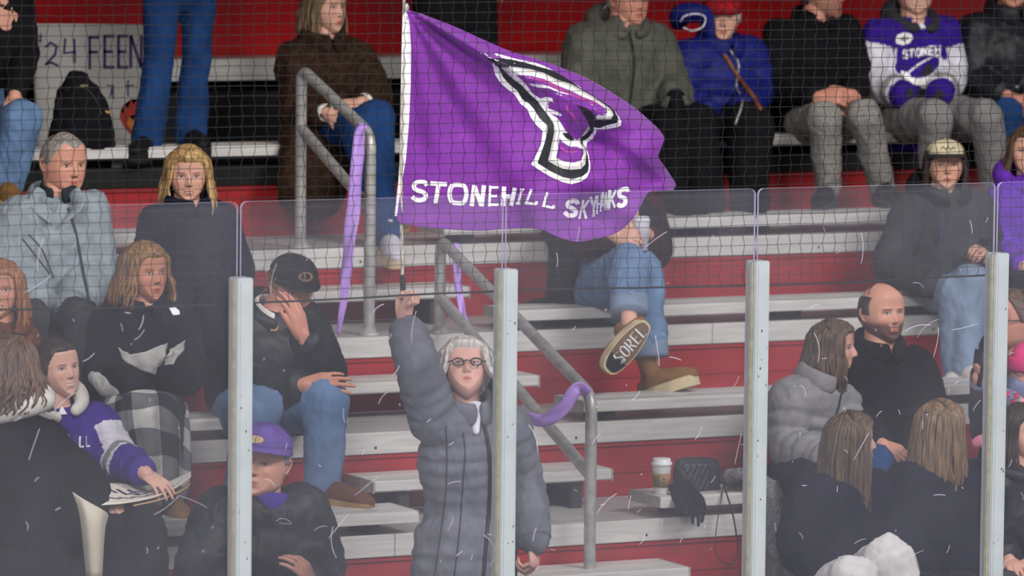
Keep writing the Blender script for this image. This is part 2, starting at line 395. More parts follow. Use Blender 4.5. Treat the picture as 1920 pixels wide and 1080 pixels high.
# ------------------------------------------------------------------ glass panels, posts, netting
GX0 = P(946, 364, 0)[0]
def panel(i, label):
    xa, xb = GX0+i*1.0+.006, GX0+(i+1)*1.0-.006; y0, y1 = -.006, .006; zb, zt_ = 1.02, 2.6; r = .022
    t = thing('rink_glass', label, 'glass panel', ((xa+xb)/2, 0, zb), 'clear panels of the rink glass')
    out = [(xa, zb), (xb, zb)]
    for a in np.linspace(0, pi/2, 6): out.append((xb-r+r*cos(a), zt_-r+r*sin(a)))
    for a in np.linspace(pi/2, pi, 6): out.append((xa+r+r*cos(a), zt_-r+r*sin(a)))
    n = len(out); V = [(x, y0, z) for x, z in out]+[(x, y1, z) for x, z in out]
    mesh_obj('pane', V, [tuple(range(n)), tuple(range(2*n-1, n-1, -1))], M['glass'], t, smooth=False)
    F = [(j, (j+1) % n, n+(j+1) % n, n+j) for j in range(n)]
    e = mesh_obj('polished_edge', V, F, M['glassedge'], t, smooth=False)
    rnd = random.Random(i*13+5); parts = []
    for _ in range(46):
        x = rnd.uniform(xa+.03, xb-.03); z = zb+.1+(rnd.random()**1.5)*(1.35); ln = rnd.choice([.005, .008, .01, .02, .03, .05, .05, .02, .11]); a = rnd.gauss(.9, .7); cv = rnd.gauss(0, .35)
        pts = []
        for q in np.linspace(0, 1, 8):
            pts.append((x+ln*q*cos(a+cv*q), -.0072, z+ln*q*sin(a+cv*q)))
        wd = rnd.uniform(.0006, .0012); parts.append(tube(pts, [(wd, .0003)]*8, n=4, side=(1, 0, 0), cap=False))
    sc = mesh_obj('scratches', *join(*parts), M['scratch'], t); sc['kind'] = 'stuff'
for i, l in enumerate(['leftmost clear glass panel, before the curly-haired spectator', 'second clear glass panel from the left, before the purple-capped man', 'middle clear glass panel, before the handrail bend and bench with cup', 'clear glass panel before the grey puffer jacket woman', 'rightmost clear glass panel, at the right edge']):
    panel(i-2, l)
for i, l in zip((-1, 0, 1, 2), ['leftmost white glass post, overlapping the purple-capped man', 'white glass post overlapping the waving woman', 'white glass post left of the grey puffer jacket woman', 'rightmost white glass post, before the child in the patterned sleeve']):
    x = GX0+i*1.0; zt_ = 2.345
    t = thing('glass_post', l, 'post', (x, -.02, 1.0), 'upright posts of the rink glass')
    xa = x-.024; xb = x+.036
    mesh_obj('post_body', *join(bbox(xa, xb, -.042, -.008, 1.0, zt_, .004), bbox(xa+.012, xb-.012, -.044, -.04, 1.0, zt_-.01, .001)), M['post'], t, smooth=False)
    mesh_obj('back_channel', *bbox(xa, xb, .008, .03, 1.0, zt_, .003), M['post'], t, smooth=False)
    mesh_obj('gasket', *join(bbox(xa-.006, xa+.001, -.03, -.008, 1.0, zt_-.004, .002), bbox(xa-.002, xa+.001, -.034, -.03, 1.0, zt_-.004, .001)), M['gasket'], t, smooth=False)
    rnd = random.Random(i+50); parts = []
    for _ in range(9): parts.append(ell((rnd.uniform(xa+.01, xb-.01), -.0445, rnd.uniform(1.1, 2.2)), (rnd.uniform(.001, .003), .0008, rnd.uniform(.002, .006)), n=6, m=4))
    cch = mesh_obj('chipped_paint', *join(*parts), M['chip'], t); cch['kind'] = 'stuff'

def net():
    V = []; F = []; yb = .05; zb = 2.262; zt_ = 3.75; dx = .0465; dz = .0345; xa, xb = -4.4, 6.2
    nc = int((xb-xa)/dx); nr = int((zt_-zb)/dz)
    def wp(i, j):
        x = xa+i*dx; z = zb+j*dz
        return (x+.004*(1 if (i+j) % 2 else -1)+.006*noise.noise((x*2, z*3, 1)), yb+.012*noise.noise((x*1.3, z*1.5, 4)), z+.0035*noise.noise((x*4, z*5, 9))-.012*sin(x*1.4)**2*max(0, 1-j/8))
    def seg(a, b, r=.0013):
        a = np.array(a); b = np.array(b); t = nrm(b-a); u = nrm(np.cross(t, (0, 1, .1))); v = np.cross(t, u); n = len(V)
        for p in (a, b):
            for q in range(3): an = 2*pi*q/3; V.append(tuple(p+u*r*cos(an)+v*r*sin(an)))
        for q in range(3): F.append((n+q, n+(q+1) % 3, n+3+(q+1) % 3, n+3+q))
    G = [[wp(i, j) for j in range(nr+1)] for i in range(nc+1)]
    for i in range(nc+1):
        for j in range(nr+1):
            if j < nr: seg(G[i][j], G[i][j+1])
            if i < nc: seg(G[i][j], G[i+1][j])
            if j < nr: pass
    t = thing('safety_netting', 'black mesh safety netting hanging behind the glass top', 'net', ((xa+xb)/2, yb, zb))
    mesh_obj('mesh', V, F, M['net'], t, smooth=False)
    mesh_obj('border_rope', *tube([G[i][0] for i in range(nc+1)], [.0035]*(nc+1), n=6), M['net'], t)
net()

# ------------------------------------------------------------------ flag
def sm(a, b, x): t = min(1, max(0, (x-a)/(b-a))); return t*t*(3-2*t)
def flag():
    yf = 0.62
    def lerp_path(pts, t):
        return cr(pts, 2001)[int(round(np.clip(t, 0, 1)*2000))]
    top = cr([(762, 17), (800, 30), (850, 49), (905, 74), (960, 97), (1010, 112), (1060, 130), (1110, 152), (1160, 182), (1205, 215), (1244, 256), (1233, 288), (1250, 318), (1268, 346)], 240)
    bot = cr([(744, 408), (752, 419), (790, 425), (840, 430), (900, 433), (940, 430), (985, 428), (1015, 431), (1050, 446), (1084, 453), (1120, 447), (1155, 437), (1182, 415), (1198, 392), (1215, 362), (1240, 357), (1262, 357)], 240)
    # depth of the cloth (metres behind yf) as a smooth function of picture position: hanging folds fanning out of the top corner
    def dep(px, py):
        dx, dy = px-757, py-10
        r = sqrt(dx*dx+dy*dy)+1e-6; a = math.degrees(math.atan2(dy, dx))
        d = .035*sin(r/118.0)*min(1, r/260)
        d += .020*sin(a*.30+1.0)*min(1, r/180)
        d -= .040*math.exp(-((a-29.5+.012*(r-300))/2.2)**2)*min(1, r/60)*(1 if r < 700 else 1)
        d += .030*math.exp(-((a-36)/3.0)**2)*min(1, r/120)
        if px > 980:
            k = min(1, (px-980)/150)
            d += k*.045*sin((py-.55*(px-980)-150)/26.0)
            d += k*.03*sin((px*.5+py)/21.0)
        if px > 940:
            yt = np.interp(px, [905, 960, 1010, 1060, 1110, 1160, 1205, 1244, 1268], [74, 97, 112, 130, 152, 182, 215, 256, 346]); q_ = min(1, max(0, 1-(py-yt)/85))
            d += .15*q_**1.4*sm(960, 1080, px)
        if py > 330 and px > 930: d += .018*sin((px-930)/19.0)*min(1, (py-330)/60)
        if py > 395: d += .02*sin(px/45.0)*(py-395)/50
        q = Vector((px/60, py/60, 3)); d += .006*noise.noise(q)+.003*noise.noise(q*2.5)
        return d
    def mp(px, py, off=0.0): return P(px, py, yf+dep(px, py)-off)
    root = thing('flag', 'large purple flag with bird-head emblem and white lettering, waved on a pole', 'flag', P(753, 545, yf))
    nu, nv = 240, 120; V = []; F = []
    for j in range(nv+1):
        v = j/nv
        for i in range(nu+1):
            # align the two edge curves so columns run from the top edge down to the hem
            ub = i/nu; a = top[min(239, int(ub*239))]; b = bot[min(239, int(ub*239))]
            V.append(mp(*(a*(1-v)+b*v)))
    for j in range(nv):
        for i in range(nu): F.append((j*(nu+1)+i, j*(nu+1)+i+1, (j+1)*(nu+1)+i+1, (j+1)*(nu+1)+i))
    cl = mesh_obj('cloth', V, F, M['purple'], root); s = cl.modifiers.new('thickness', 'SOLIDIFY'); s.thickness = .0012
    # white pole sleeve
    sl = [(761, 17), (768, 45), (771, 90), (770, 160), (767, 230), (761, 300), (752, 350), (744, 405), (740, 405), (747, 340), (751, 260), (752, 180), (753, 90), (755, 30)]
    poly_on('pole_sleeve', sl, lambda x, y: mp(x, y, .003), M['white'], root)
    mesh_obj('flagpole', *tube([P(758, -12, yf+.012), P(752, 300, yf+.012), P(755, 556, yf-.02), P(757, 600, yf-.03)], [.0055, .006, .0065, .007], n=10, seg=20), mat('pale_pole', rgb(190, 184, 170), .5), root)
    mesh_obj('pole_grip', *tube([P(755, 520, yf-.02), P(756, 560, yf-.025), P(757, 604, yf-.03)], [.010, .0105, .010], n=10, seg=8), M['navyp'], root)
    mesh_obj('pole_clip', *ell(P(761, 14, yf), (.012, .01, .016)), M['pipe'], root)
    # emblem, drawn in the frame of a 3.857x enlargement whose corner is (890, 80)
    E = lambda pts: [(890+x/3.857, 80+y/3.857) for x, y in pts]
    def lay(name, pts, m, off): return poly_on(name, E(pts), lambda x, y: mp(x, y, off), m, root, maxlen=7)
    white = [(38, 72), (160, 78), (310, 120), (430, 142), (520, 175), (580, 210), (660, 262), (760, 320), (860, 382), (940, 440), (1000, 485), (1030, 515), (1060, 565), (1058, 600), (1030, 612), (975, 622), (930, 632), (885, 628), (872, 665), (850, 700), (815, 718), (806, 760), (822, 800), (836, 870), (836, 920), (812, 975), (770, 1005), (700, 1024), (640, 1010), (560, 975), (480, 930), (408, 880), (450, 800), (480, 735), (492, 640), (440, 590), (405, 540), (380, 480), (330, 440), (290, 375), (235, 335), (185, 290), (150, 235), (130, 165), (122, 130), (80, 112), (40, 90)]
    black = [(90, 114), (150, 114), (260, 120), (380, 148), (470, 175), (560, 200), (640, 240), (760, 325), (860, 385), (930, 430), (985, 465), (1018, 505), (1035, 545), (1030, 580), (990, 588), (940, 602), (905, 618), (860, 612), (862, 640), (820, 690), (780, 712), (785, 735), (806, 765), (820, 830), (826, 890), (818, 935), (780, 965), (710, 985), (640, 972), (560, 935), (500, 898), (455, 870), (480, 800), (505, 730), (525, 650), (528, 600), (470, 545), (430, 480), (395, 440), (345, 410), (310, 350), (250, 300), (205, 250), (182, 200), (160, 158)]
    inner = [(190, 178), (300, 176), (400, 190), (500, 218), (600, 268), (700, 300), (780, 345), (860, 392), (930, 440), (985, 480), (1005, 520), (985, 556), (930, 562), (885, 560), (868, 575), (840, 520), (800, 480), (738, 450), (775, 500), (805, 545), (828, 600), (835, 625), (800, 665), (762, 690), (770, 725), (796, 760), (808, 800), (800, 880), (770, 912), (700, 920), (640, 912), (590, 890), (530, 855), (548, 780), (560, 720), (575, 650), (572, 590), (545, 545), (510, 500), (470, 450), (455, 420), (400, 375), (360, 330), (330, 300), (285, 270), (235, 225)]
    whin = [(225, 186), (300, 188), (420, 208), (520, 240), (600, 285), (700, 318), (780, 360), (850, 402), (920, 450), (975, 495), (990, 525), (965, 545), (920, 548), (880, 545), (850, 505), (800, 465), (750, 430), (710, 425), (690, 445), (720, 485), (760, 540), (775, 590), (790, 640), (750, 690), (760, 730), (785, 760), (795, 810), (785, 860), (750, 892), (690, 896), (640, 890), (590, 862), (550, 845), (565, 780), (580, 700), (590, 640), (570, 580), (540, 530), (500, 485), (475, 440), (420, 390), (375, 345), (340, 305), (290, 265)]
    purp = [(300, 235), (400, 238), (500, 262), (600, 310), (700, 350), (790, 395), (880, 430), (950, 478), (960, 505), (930, 528), (890, 520), (850, 480), (790, 435), (735, 412), (690, 420), (680, 450), (700, 490), (740, 540), (760, 580), (770, 615), (800, 640), (770, 680), (740, 705), (700, 680), (660, 640), (630, 590), (600, 545), (560, 520), (530, 480), (505, 440), (480, 405), (420, 370), (385, 320), (345, 275)]
    lay('emblem_outline', white, M['white'], .003); lay('emblem_black', black, M['navyp'], .0045); lay('emblem_grey', inner, M['greyp'], .006); lay('emblem_white', whin, M['white'], .0072); lay('emblem_purple', purp, M['purple'], .0084)
    lay('emblem_feather', [(390, 296), (450, 300), (530, 312), (620, 352), (700, 378), (610, 362), (540, 330), (460, 325), (415, 312)], M['white'], .0096)
    lay('emblem_feather', [(480, 402), (520, 392), (560, 400), (570, 432), (540, 425), (500, 420), (530, 475), (590, 495), (630, 520), (622, 532), (560, 515), (515, 475)], M['white'], .0096)
    lay('emblem_stripe', [(370, 256), (430, 250), (520, 272), (620, 325), (720, 372), (820, 405), (900, 450), (880, 452), (800, 420), (700, 386), (600, 342), (510, 290), (430, 266)], M['lilacp'], .0096)
    lay('emblem_stripe', [(660, 430), (680, 480), (720, 520), (750, 585), (735, 580), (700, 530), (662, 490)], M['lilacp'], .0096)
    lay('emblem_beak', [(738, 448), (800, 470), (845, 500), (880, 560), (930, 562), (885, 600), (835, 625), (828, 590), (800, 540), (770, 490)], M['navyp'], .0105)
    lay('emblem_eye', [(635, 652), (680, 655), (722, 700), (700, 706), (665, 690)], M['navyp'], .0105)
    lay('emblem_cheek', [(615, 690), (630, 720), (680, 750), (740, 755), (785, 770), (790, 800), (770, 850), (720, 866), (650, 858), (590, 830), (605, 760)], M['purple'], .0096)
    lay('emblem_stripe', [(620, 745), (650, 770), (700, 785), (750, 775), (752, 785), (700, 798), (645, 788), (620, 765)], M['lilacp'], .0105)
    lay('emblem_feather', [(630, 660), (660, 700), (700, 725), (752, 735), (748, 752), (690, 752), (640, 720), (612, 690)], M['white'], .0105)
    # lettering, each letter a set of strokes inside a quadrilateral given by its four corners in the picture
    G = {
     'S': [[(.92, .22), (.78, .06), (.5, .04), (.2, .1), (.1, .28), (.25, .44), (.6, .52), (.88, .66), (.85, .86), (.6, .96), (.3, .95), (.06, .8)]],
     'T': [[(.0, .09), (1, .09)], [(.5, .09), (.5, 1)], [(.3, .95), (.7, .95)]],
     'O': [[(.5, .06), (.2, .12), (.08, .5), (.2, .88), (.5, .94), (.8, .88), (.92, .5), (.8, .12), (.48, .06)]],
     'N': [[(.15, 1), (.15, 0)], [(.15, .03), (.85, .97)], [(.85, 1), (.85, 0)]],
     'E': [[(.15, 0), (.15, 1)], [(.1, .09), (.95, .09)], [(.1, .5), (.8, .5)], [(.1, .91), (.98, .91)]],
     'H': [[(.15, 0), (.15, 1)], [(.85, 0), (.85, 1)], [(.15, .5), (.85, .5)]],
     'I': [[(.5, 0), (.5, 1)], [(.2, .06), (.8, .06)], [(.2, .94), (.8, .94)]],
     'L': [[(.2, 0), (.2, 1)], [(.1, .91), (.98, .91)], [(.98, .93), (.98, .72)]],
     'K': [[(.15, 0), (.15, 1)], [(.2, .58), (.88, .03)], [(.36, .45), (.9, .97)]],
     'Y': [[(.06, 0), (.5, .52)], [(.94, 0), (.5, .52)], [(.5, .48), (.5, 1)]],
     'A': [[(.08, 1), (.5, .02)], [(.92, 1), (.5, .02)], [(.25, .66), (.75, .66)]],
     'W': [[(.05, 0), (.28, 1)], [(.28, .96), (.5, .1)], [(.5, .1), (.72, .96)], [(.72, 1), (.95, 0)]]}
    Q = lambda *c: [(760+x/4.364, 320+y/4.364) for x, y in c]
    letters = [('S', Q((60, 82), (192, 90), (178, 250), (45, 245))), ('T', Q((204, 88), (345, 98), (292, 262), (205, 262))), ('O', Q((350, 102), (515, 108), (510, 282), (345, 270))),
      ('N', Q((548, 118), (660, 120), (640, 292), (525, 290))), ('E', Q((682, 122), (768, 122), (770, 294), (672, 294))), ('H', Q((790, 128), (915, 142), (878, 286), (784, 290))),
      ('I', Q((930, 145), (985, 150), (950, 276), (890, 276))), ('L', Q((1020, 150), (1078, 160), (1075, 285), (962, 275))), ('L', Q((1150, 175), (1205, 190), (1218, 318), (1105, 292))),
      ('S', Q((1330, 240), (1425, 245), (1400, 382), (1288, 360))), ('K', Q((1448, 238), (1510, 235), (1486, 398), (1415, 396))), ('Y', Q((1512, 215), (1570, 205), (1560, 372), (1518, 384))),
      ('H', Q((1568, 205), (1612, 192), (1605, 330), (1560, 360))), ('A', Q((1598, 192), (1640, 170), (1648, 322), (1592, 335))), ('W', Q((1610, 175), (1668, 158), (1672, 318), (1622, 322))), ('K', Q((1668, 160), (1735, 152), (1722, 304), (1655, 322))), ('S', Q((1745, 150), (1838, 140), (1800, 290), (1730, 296)))]
    for ch, q in letters:
        q = [np.array(c) for c in q]; parts = []
        wd = 8.2 if (q[1]-q[0])[0] > 20 else 4.6
        if ch in 'HAW' and (q[1]-q[0])[0] < 15: wd = 3.0
        for si, st in enumerate(G[ch]):
            pts = [(q[0]*(1-u)+q[1]*u)*(1-v)+(q[3]*(1-u)+q[2]*u)*v for u, v in st]
            if ch in 'SO': pts = cr(pts, 26)
            r = poly_on(None, stroke_poly(pts, wd*(1 if ch != 'N' or True else 1)), lambda x, y: mp(x, y, .004+.0003*si), None, maxlen=6)
            if r: parts.append(r)
        mesh_obj('letter', *join(*parts), M['white'], root)
flag()

# ------------------------------------------------------------------ people: heads
def skin_mat(name, col):
    m = mat(name, (1, 1, 1, 1), .5, var=.03, scale=30, spec=.35, attr='Col', bump=.05, bscale=300)
    m.node_tree.nodes['Principled BSDF'].inputs['Subsurface Weight'].default_value = 0.0
    return m
M['skin'] = skin_mat('skin', None)
def sm(a, b, x): t = min(1, max(0, (x-a)/(b-a))); return t*t*(3-2*t)
def g(x, s): return math.exp(-(x/s)**2)
def head_pt(lo, la, wide=1.0, jaw=1.0, fem=0.0):
    """lo: longitude, 0 = face, +x = image right; la: polar from the crown; unit head height"""
    dx, dy, dz = sin(la)*sin(lo), -sin(la)*cos(lo), cos(la)
    z = dz*.5; sg = lambda v, p: math.copysign(abs(v)**p, v)
    x = dx*.348*wide; y = dy*(.40 if dy < 0 else .44)+.02
    if z > 0: x *= 1+.07*sin(pi*min(1, z/.5)); 
    lowk = sm(-.02, -.5, z)
    x *= 1-(.30+.08*fem)*lowk/jaw+.16*g(z+.33, .12)*jaw*(1-.5*fem)
    if dy > 0:
        y = .02+(y-.02)*(1-.72*sm(-.05, -.42, z))
    else:
        y -= .035*lowk
        # flatten the face plane
        y = min(y, y) if abs(x) > .2 else y
        y = -.335*(1-(abs(x)/.36)**2.6*.55)*min(1, (abs(dy)*1.6)**.55)+.02 if abs(dy) > .02 else y
        if z > .25: y += .12*sm(.25, .5, z)**1.2
    if dy < 0:
        k = sm(0.05, .5, -dy)
        nz = g(x, .032+.018*sm(.08, -.1, z))*(sm(.12, -.09, z))*(1-sm(-.105, -.15, z))
        y -= k*(.085 if fem else .10)*nz
        for s in (-1, 1):
            y += k*.030*g(x-s*.135, .075)*g(z-.035, .045)
            y -= k*.014*g(x-s*.135, .045)*g(z-.028, .024)
            y -= k*.018*(1-.6*fem)*g(x-s*.12, .09)*g(z-.105, .03)
            y -= k*.018*g(x-s*.19, .07)*g(z+.09, .07)
            y -= k*.02*g(x-s*.045, .022)*g(z+.118, .022)
        y -= k*.030*g(x, .085)*g(z+.235, .055)
        y += k*.010*g(x, .08)*g(z+.245, .008)
        y += k*.014*g(x, .07)*g(z+.325, .025)
        y -= k*.035*g(x, .08)*g(z+.425, .07)
    return x, y, z
def head_mesh(h, M3, c, skin, brow=(60, 40, 30), lip=None, smile=0.0, wide=1.0, jaw=1.0, fem=0.0, beard=None, iris=(60, 50, 45), squint=0.0):
    nl, na = 128, 96; V = []; F = []; C = []; L2 = []
    skin = np.array(skin, float); lip = np.array(lip if lip is not None else skin*(np.array([.88, .64, .62]) if fem else np.array([.90, .74, .70])), float)
    for i in range(na+1):
        la = pi*(.004+.992*i/na)
        for j in range(nl):
            t = -1+2*j/nl; lo = pi*(t*.62+.38*t**3)
            x, y, z = head_pt(lo, la, wide, jaw, fem)
            col = skin.copy()
            if y < .02 and abs(x) < .3:
                for s in (-1, 1):
                    ex, ez = x-s*.135, z-.03
                    al = (ex/.050)**2+(ez/(.0165*(1-squint)))**2
                    if al < 1:
                        col = np.array([186, 176, 170.])
                        if (ex*1.0)**2+ez**2 < .0205**2: col = np.array(iris, float)
                    elif al < 2.3 and ez > 0: col = skin*.33
                    elif al < 1.6: col = skin*.78
                    bz = .098-.9*max(0, abs(ex)-.03)**1.5*2+.0
                    if abs(ex) < .075 and abs(z-bz) < .013*(1-.4*fem): col = np.array(brow, float)*.6+col*.4
                    col = col*(1-.0)+0
                    kk = .16*g(ex-s*.05, .06)*g(z+.10, .06); col = col*(1-kk)+np.array([205, 110, 100.])*kk
                mz = z+.243-smile*2.2*x*x
                half = .070+.035*smile
                if abs(x) < half:
                    e = sqrt(max(0, 1-(x/half)**2))
                    if abs(mz) < .026*e+.002: col = lip
                    if abs(mz) < .004: col = lip*.45
                    if smile > .45 and abs(mz+.004) < .015*e*smile: col = np.array([232, 224, 214.])
                if g(abs(x)-.03, .013)*g(z+.142, .010) > .5: col = skin*.45
            if beard is not None:
                b_ = np.array(beard[:3], float); am = beard[3]
                if z < -.08-.25*max(0, .22-abs(x))+.0 and y < .14 and not (abs(x) < .075 and abs(z+.243) < .03):
                    kk = am*sm(-.08, -.2, z+.12*max(0, .2-abs(x))) if abs(x) > .1 else am*sm(-.17, -.2, z)
                    col = col*(1-kk)+b_*kk
            V.append(M3@(np.array([x, y, z])*h)+c); C.append([s2l(min(255, q)/255) for q in col]+[1]); L2.append((x, y, z))
    for i in range(na):
        for j in range(nl):
            F.append((i*nl+j, (i+1)*nl+j, (i+1)*nl+(j+1) % nl, i*nl+(j+1) % nl))
    F.append(tuple(range(nl))); F.append(tuple(na*nl+j for j in range(nl-1, -1, -1)))
    sc = [s2l(q/255) for q in skin]+[1]
    # ears
    for s in (-1, 1):
        ring = [(s*(.335*wide), .045, .075), (s*(.365*wide), .085, .085), (s*(.375*wide), .12, .04), (s*(.365*wide), .105, -.03), (s*(.345*wide), .06, -.10), (s*(.325*wide), .03, -.11)]
        v, f = tube([M3@(np.array(p)*h)+c for p in ring], [(.022*h, .014*h)]*6, n=8, seg=14)
        n0 = len(V); V += [np.array(q) for q in v]; F += [tuple(a+n0 for a in q) for q in f]; C += [sc]*len(v)
        v, f = ell(M3@(np.array((s*.335*wide, .065, -.01))*h)+c, (.02*h, .045*h, .085*h), M3, 10, 8)
        n0 = len(V); V += [np.array(q) for q in v]; F += [tuple(a+n0 for a in q) for q in f]; C += [sc]*len(v)
    return V, F, C
def head_axes(yaw, pitch, roll):
    """yaw 0 looks at the camera's side, + turns to image right; pitch + looks up; roll + tilts the crown to image right"""
    a = radians(yaw); fl = np.array([Fw[0], Fw[1], 0]); fl = fl/np.linalg.norm(fl)
    f = -fl*cos(a)+R0*sin(a); x = np.cross(f, (0, 0, 1)); x = -x if False else x
    x = nrm(np.cross((0, 0, 1), f)) ; # right-hand side seen by the viewer
    p = radians(pitch); f2 = f*cos(p)+np.array([0, 0, 1])*sin(p); z = nrm(np.cross(f2, x))
    if z[2] < 0: z = -z
    r = radians(roll); x2 = x*cos(r)-z*sin(r); z2 = z*cos(r)+x*sin(r)
    return np.stack([x2, -f2, z2], axis=1)

# ------------------------------------------------------------------ hands
def hand_geo(pose, side):
    """local: +y fingers, +x thumb side (for side=+1), +z back of the hand; wrist at the origin; metres"""
    poses = {'relaxed': ((22, 28, 18), (28, 32, 20), (34, 36, 24), (40, 40, 26), 35, 12), 'fist': ((78, 95, 60), (82, 98, 62), (84, 98, 62), (86, 95, 60), 20, 48),
             'open': ((6, 10, 6), (6, 10, 6), (8, 12, 8), (12, 14, 10), 48, 6), 'grip': ((55, 60, 35), (60, 62, 38), (62, 64, 38), (66, 64, 40), 35, 40), 'flat': ((12, 18, 12), (14, 20, 12), (16, 22, 14), (20, 24, 16), 22, 8)}[pose]
    parts = []
    parts.append(tube([(0, -.03, 0), (0, .005, 0), (.002, .04, -.002), (.0, .078, 0), (0, .094, -.003)], [(.026, .020), (.030, .018), (.040, .017), (.041, .014), (.036, .010)], n=16, seg=12, side=(1, 0, 0)))
    base = [(.030, .088, 0), (.010, .095, .002), (-.011, .092, .001), (-.030, .083, -.002)]
    lens = [(.040, .026, .021), (.045, .030, .023), (.041, .028, .022), (.032, .021, .019)]; rad = [.0088, .0090, .0086, .0076]
    for k in range(4):
        p = np.array(base[k]); pts = [p-np.array([0, .02, 0]), p]; a = 0; sp = (.10, .02, -.05, -.14)[k]
        for ln, cu in zip(lens[k], poses[k]):
            a += radians(cu); p = p+ln*np.array([sin(sp)*cos(a), cos(sp)*cos(a), -sin(a)]); pts.append(p)
        r = rad[k]; parts.append(tube(pts, [r*1.05, r*1.1, r, r*.92, r*.74], n=10, seg=None))
    sp, cu = radians(poses[4]), radians(poses[5]); p = np.array([.024, .022, -.008]); pts = [p-np.array([.006, .015, 0]), p]
    for ln, q in ((.042, .5), (.032, .9), (.026, 1.3)):
        p = p+ln*np.array([sin(sp)*cos(cu*q)*1.0, cos(sp)*cos(cu*q*.6), -sin(cu*q)]); p = p; pts.append(p); sp *= .72
    parts.append(tube(pts, [.015, .0155, .0115, .0098, .0078], n=10))
    V, F = join(*parts); V = np.array(V)
    V2, F2, _ = remesh(V, F, .0032, 2)
    if side < 0: V2 = V2*np.array([-1, 1, 1]); F2 = [f[::-1] for f in F2]
    return V2, F2
_hc = {}
def hand(wrist, direction, back, pose='relaxed', side=1, scale=1.0):
    if (pose, side) not in _hc: _hc[(pose, side)] = hand_geo(pose, side)
    V, F = _hc[(pose, side)]
    y = nrm(direction); z = nrm(np.asarray(back)-y*(np.asarray(back)@y)); x = np.cross(y, z)
    Mx = np.stack([x, y, z], axis=1); return (V*scale)@Mx.T+wrist, F
FL = nrm([Fw[0], Fw[1], 0]); UP = np.array([0, 0, 1.])
def dirv(r, t, u): return nrm(R0*r-FL*t+UP*u)     # right, towards camera, up

# ------------------------------------------------------------------ hair
def hair_shell(h, M3, c, maskf, thick=.035, seed=0, nl=96, na=72, rough=.012, wide=1.0):
    idx = {}; V = []; F = []; rows_ = []
    for i in range(na+1):
        la = pi*(.004+.8*i/na); row = []
        for j in range(nl):
            lo = -pi+2*pi*j/nl; x, y, z = head_pt(lo, la, wide)
            mk = maskf(math.degrees(lo), x, y, z)
            n = nrm([x*1.3, y-.03, z])
            q = Vector((x*9+seed, y*9, z*3)); k = -.02+(thick+.02)*mk+(rough*noise.noise(q)*2+rough*.8*noise.noise(q*4))*mk
            row.append((mk, np.array([x, y, z])+n*k))
        rows_.append(row)
    for i in range(na):
        for j in range(nl):
            q = [(i, j), (i+1, j), (i+1, (j+1) % nl), (i, (j+1) % nl)]
            if max(rows_[a][b][0] for a, b in q) > 0:
                ids = []
                for k in q:
                    if k not in idx: idx[k] = len(V); V.append(M3@(rows_[k[0]][k[1]][1]*h)+c)
                    ids.append(idx[k])
                F.append(tuple(ids))
    # close the crown
    ids = [idx[(0, j)] for j in range(nl) if (0, j) in idx]
    if len(ids) == nl: F.append(tuple(ids))
    return V, F
MASK = {
 'full': lambda lo, x, y, z: sm(0, .06, z-(.265 if abs(lo) < 34 else .265-.37*sm(34, 78, abs(lo)) if abs(lo) < 80 else -.10-.28*sm(85, 130, abs(lo)))),
 'short': lambda lo, x, y, z: sm(0, .06, z-(.31-.03*cos(radians(lo*5)) if abs(lo) < 48 else .31-.33*sm(48, 78, abs(lo)) if abs(lo) < 80 else -.02-.30*sm(95, 130, abs(lo)))),
 'bald': lambda lo, x, y, z: min(sm(0, .06, z-(-.04-.26*sm(95, 130, abs(lo)))), sm(.36, .22, z), sm(56, 92, abs(lo))),
 'back': lambda lo, x, y, z: sm(0, .06, z-(.29 if abs(lo) < 45 else .29-.41*sm(45, 75, abs(lo)) if abs(lo) < 75 else -.12-.3*sm(75, 110, abs(lo)))),
}
def long_hair(h, M3, c, length, seed=0, n=170, spread=1.0, wave=.0, back=0.0, part=0.0, face=52, fall=None, flare=0.0, puff=0.0, rad=.0048, taper=.45, front=.0):
    """locks falling from the parting over the sides and back; length in metres below the chin line"""
    rnd = random.Random(seed); parts = []; fall = np.array([0, 0, -1.]) if fall is None else nrm(fall)
    for _ in range(n):
        lo = rnd.uniform(face, 360-face); l = lo if lo <= 180 else lo-360; s = 1 if l > 0 else -1
        al = radians(l); r0 = rnd.uniform(0, 1)
        p0 = np.array([part+s*.015, -.16+.45*abs(l)/180*rnd.uniform(.6, 1.1), .47-.12*abs(l)/180*r0])
        x, y, z = head_pt(al, radians(52+rnd.uniform(-6, 6))); k = 1.10+.05*rnd.random()+puff*rnd.random(); p1 = np.array([x*k, y*k+.01, z*1.06])
        x, y, z = head_pt(al, radians(92)); p2 = np.array([x*k*1.05, y*k+.02, z])
        P0, P1, P2 = [M3@(p*h)+c for p in (p0, p1, p2)]
        out = nrm((P2-c)*np.array([1, 1, 0])); L = length*rnd.uniform(.78, 1.05)+h*.5
        pts = [P0, P1, P2]; wv = rnd.uniform(0, 6.28)
        for t in (.25, .5, .75, 1.0):
            q = P2+fall*L*t+out*(.018*spread*sin(pi*t*.7)-.03*t*(1-spread*.5)+flare*sin(pi*t*.6))+FL*back*t
            q = q+(R0*sin(wv+t*7)*.5+FL*cos(wv+t*6)*.5)*wave*t*1.2+R0*rnd.uniform(-.008, .008)
            pts.append(q)
        rr = rad*rnd.uniform(.8, 1.5)
        parts.append(tube(pts, [(rr*.8, rr*.5), (rr*1.5, rr*.6), (rr*1.5, rr*.7), (rr*1.4, rr*.8), (rr*1.2, rr*.8), (rr*1.0, rr*.7), (rr*taper, rr*.3)], n=5, seg=16, cap=False, side=out))
    return join(*parts)
def hair_mat(name, c1, c2): return mat(name, c1, .5, scale=10, stretch=(9, 9, 1.0), col2=c2, spec=.5, bump=.25, bscale=60)

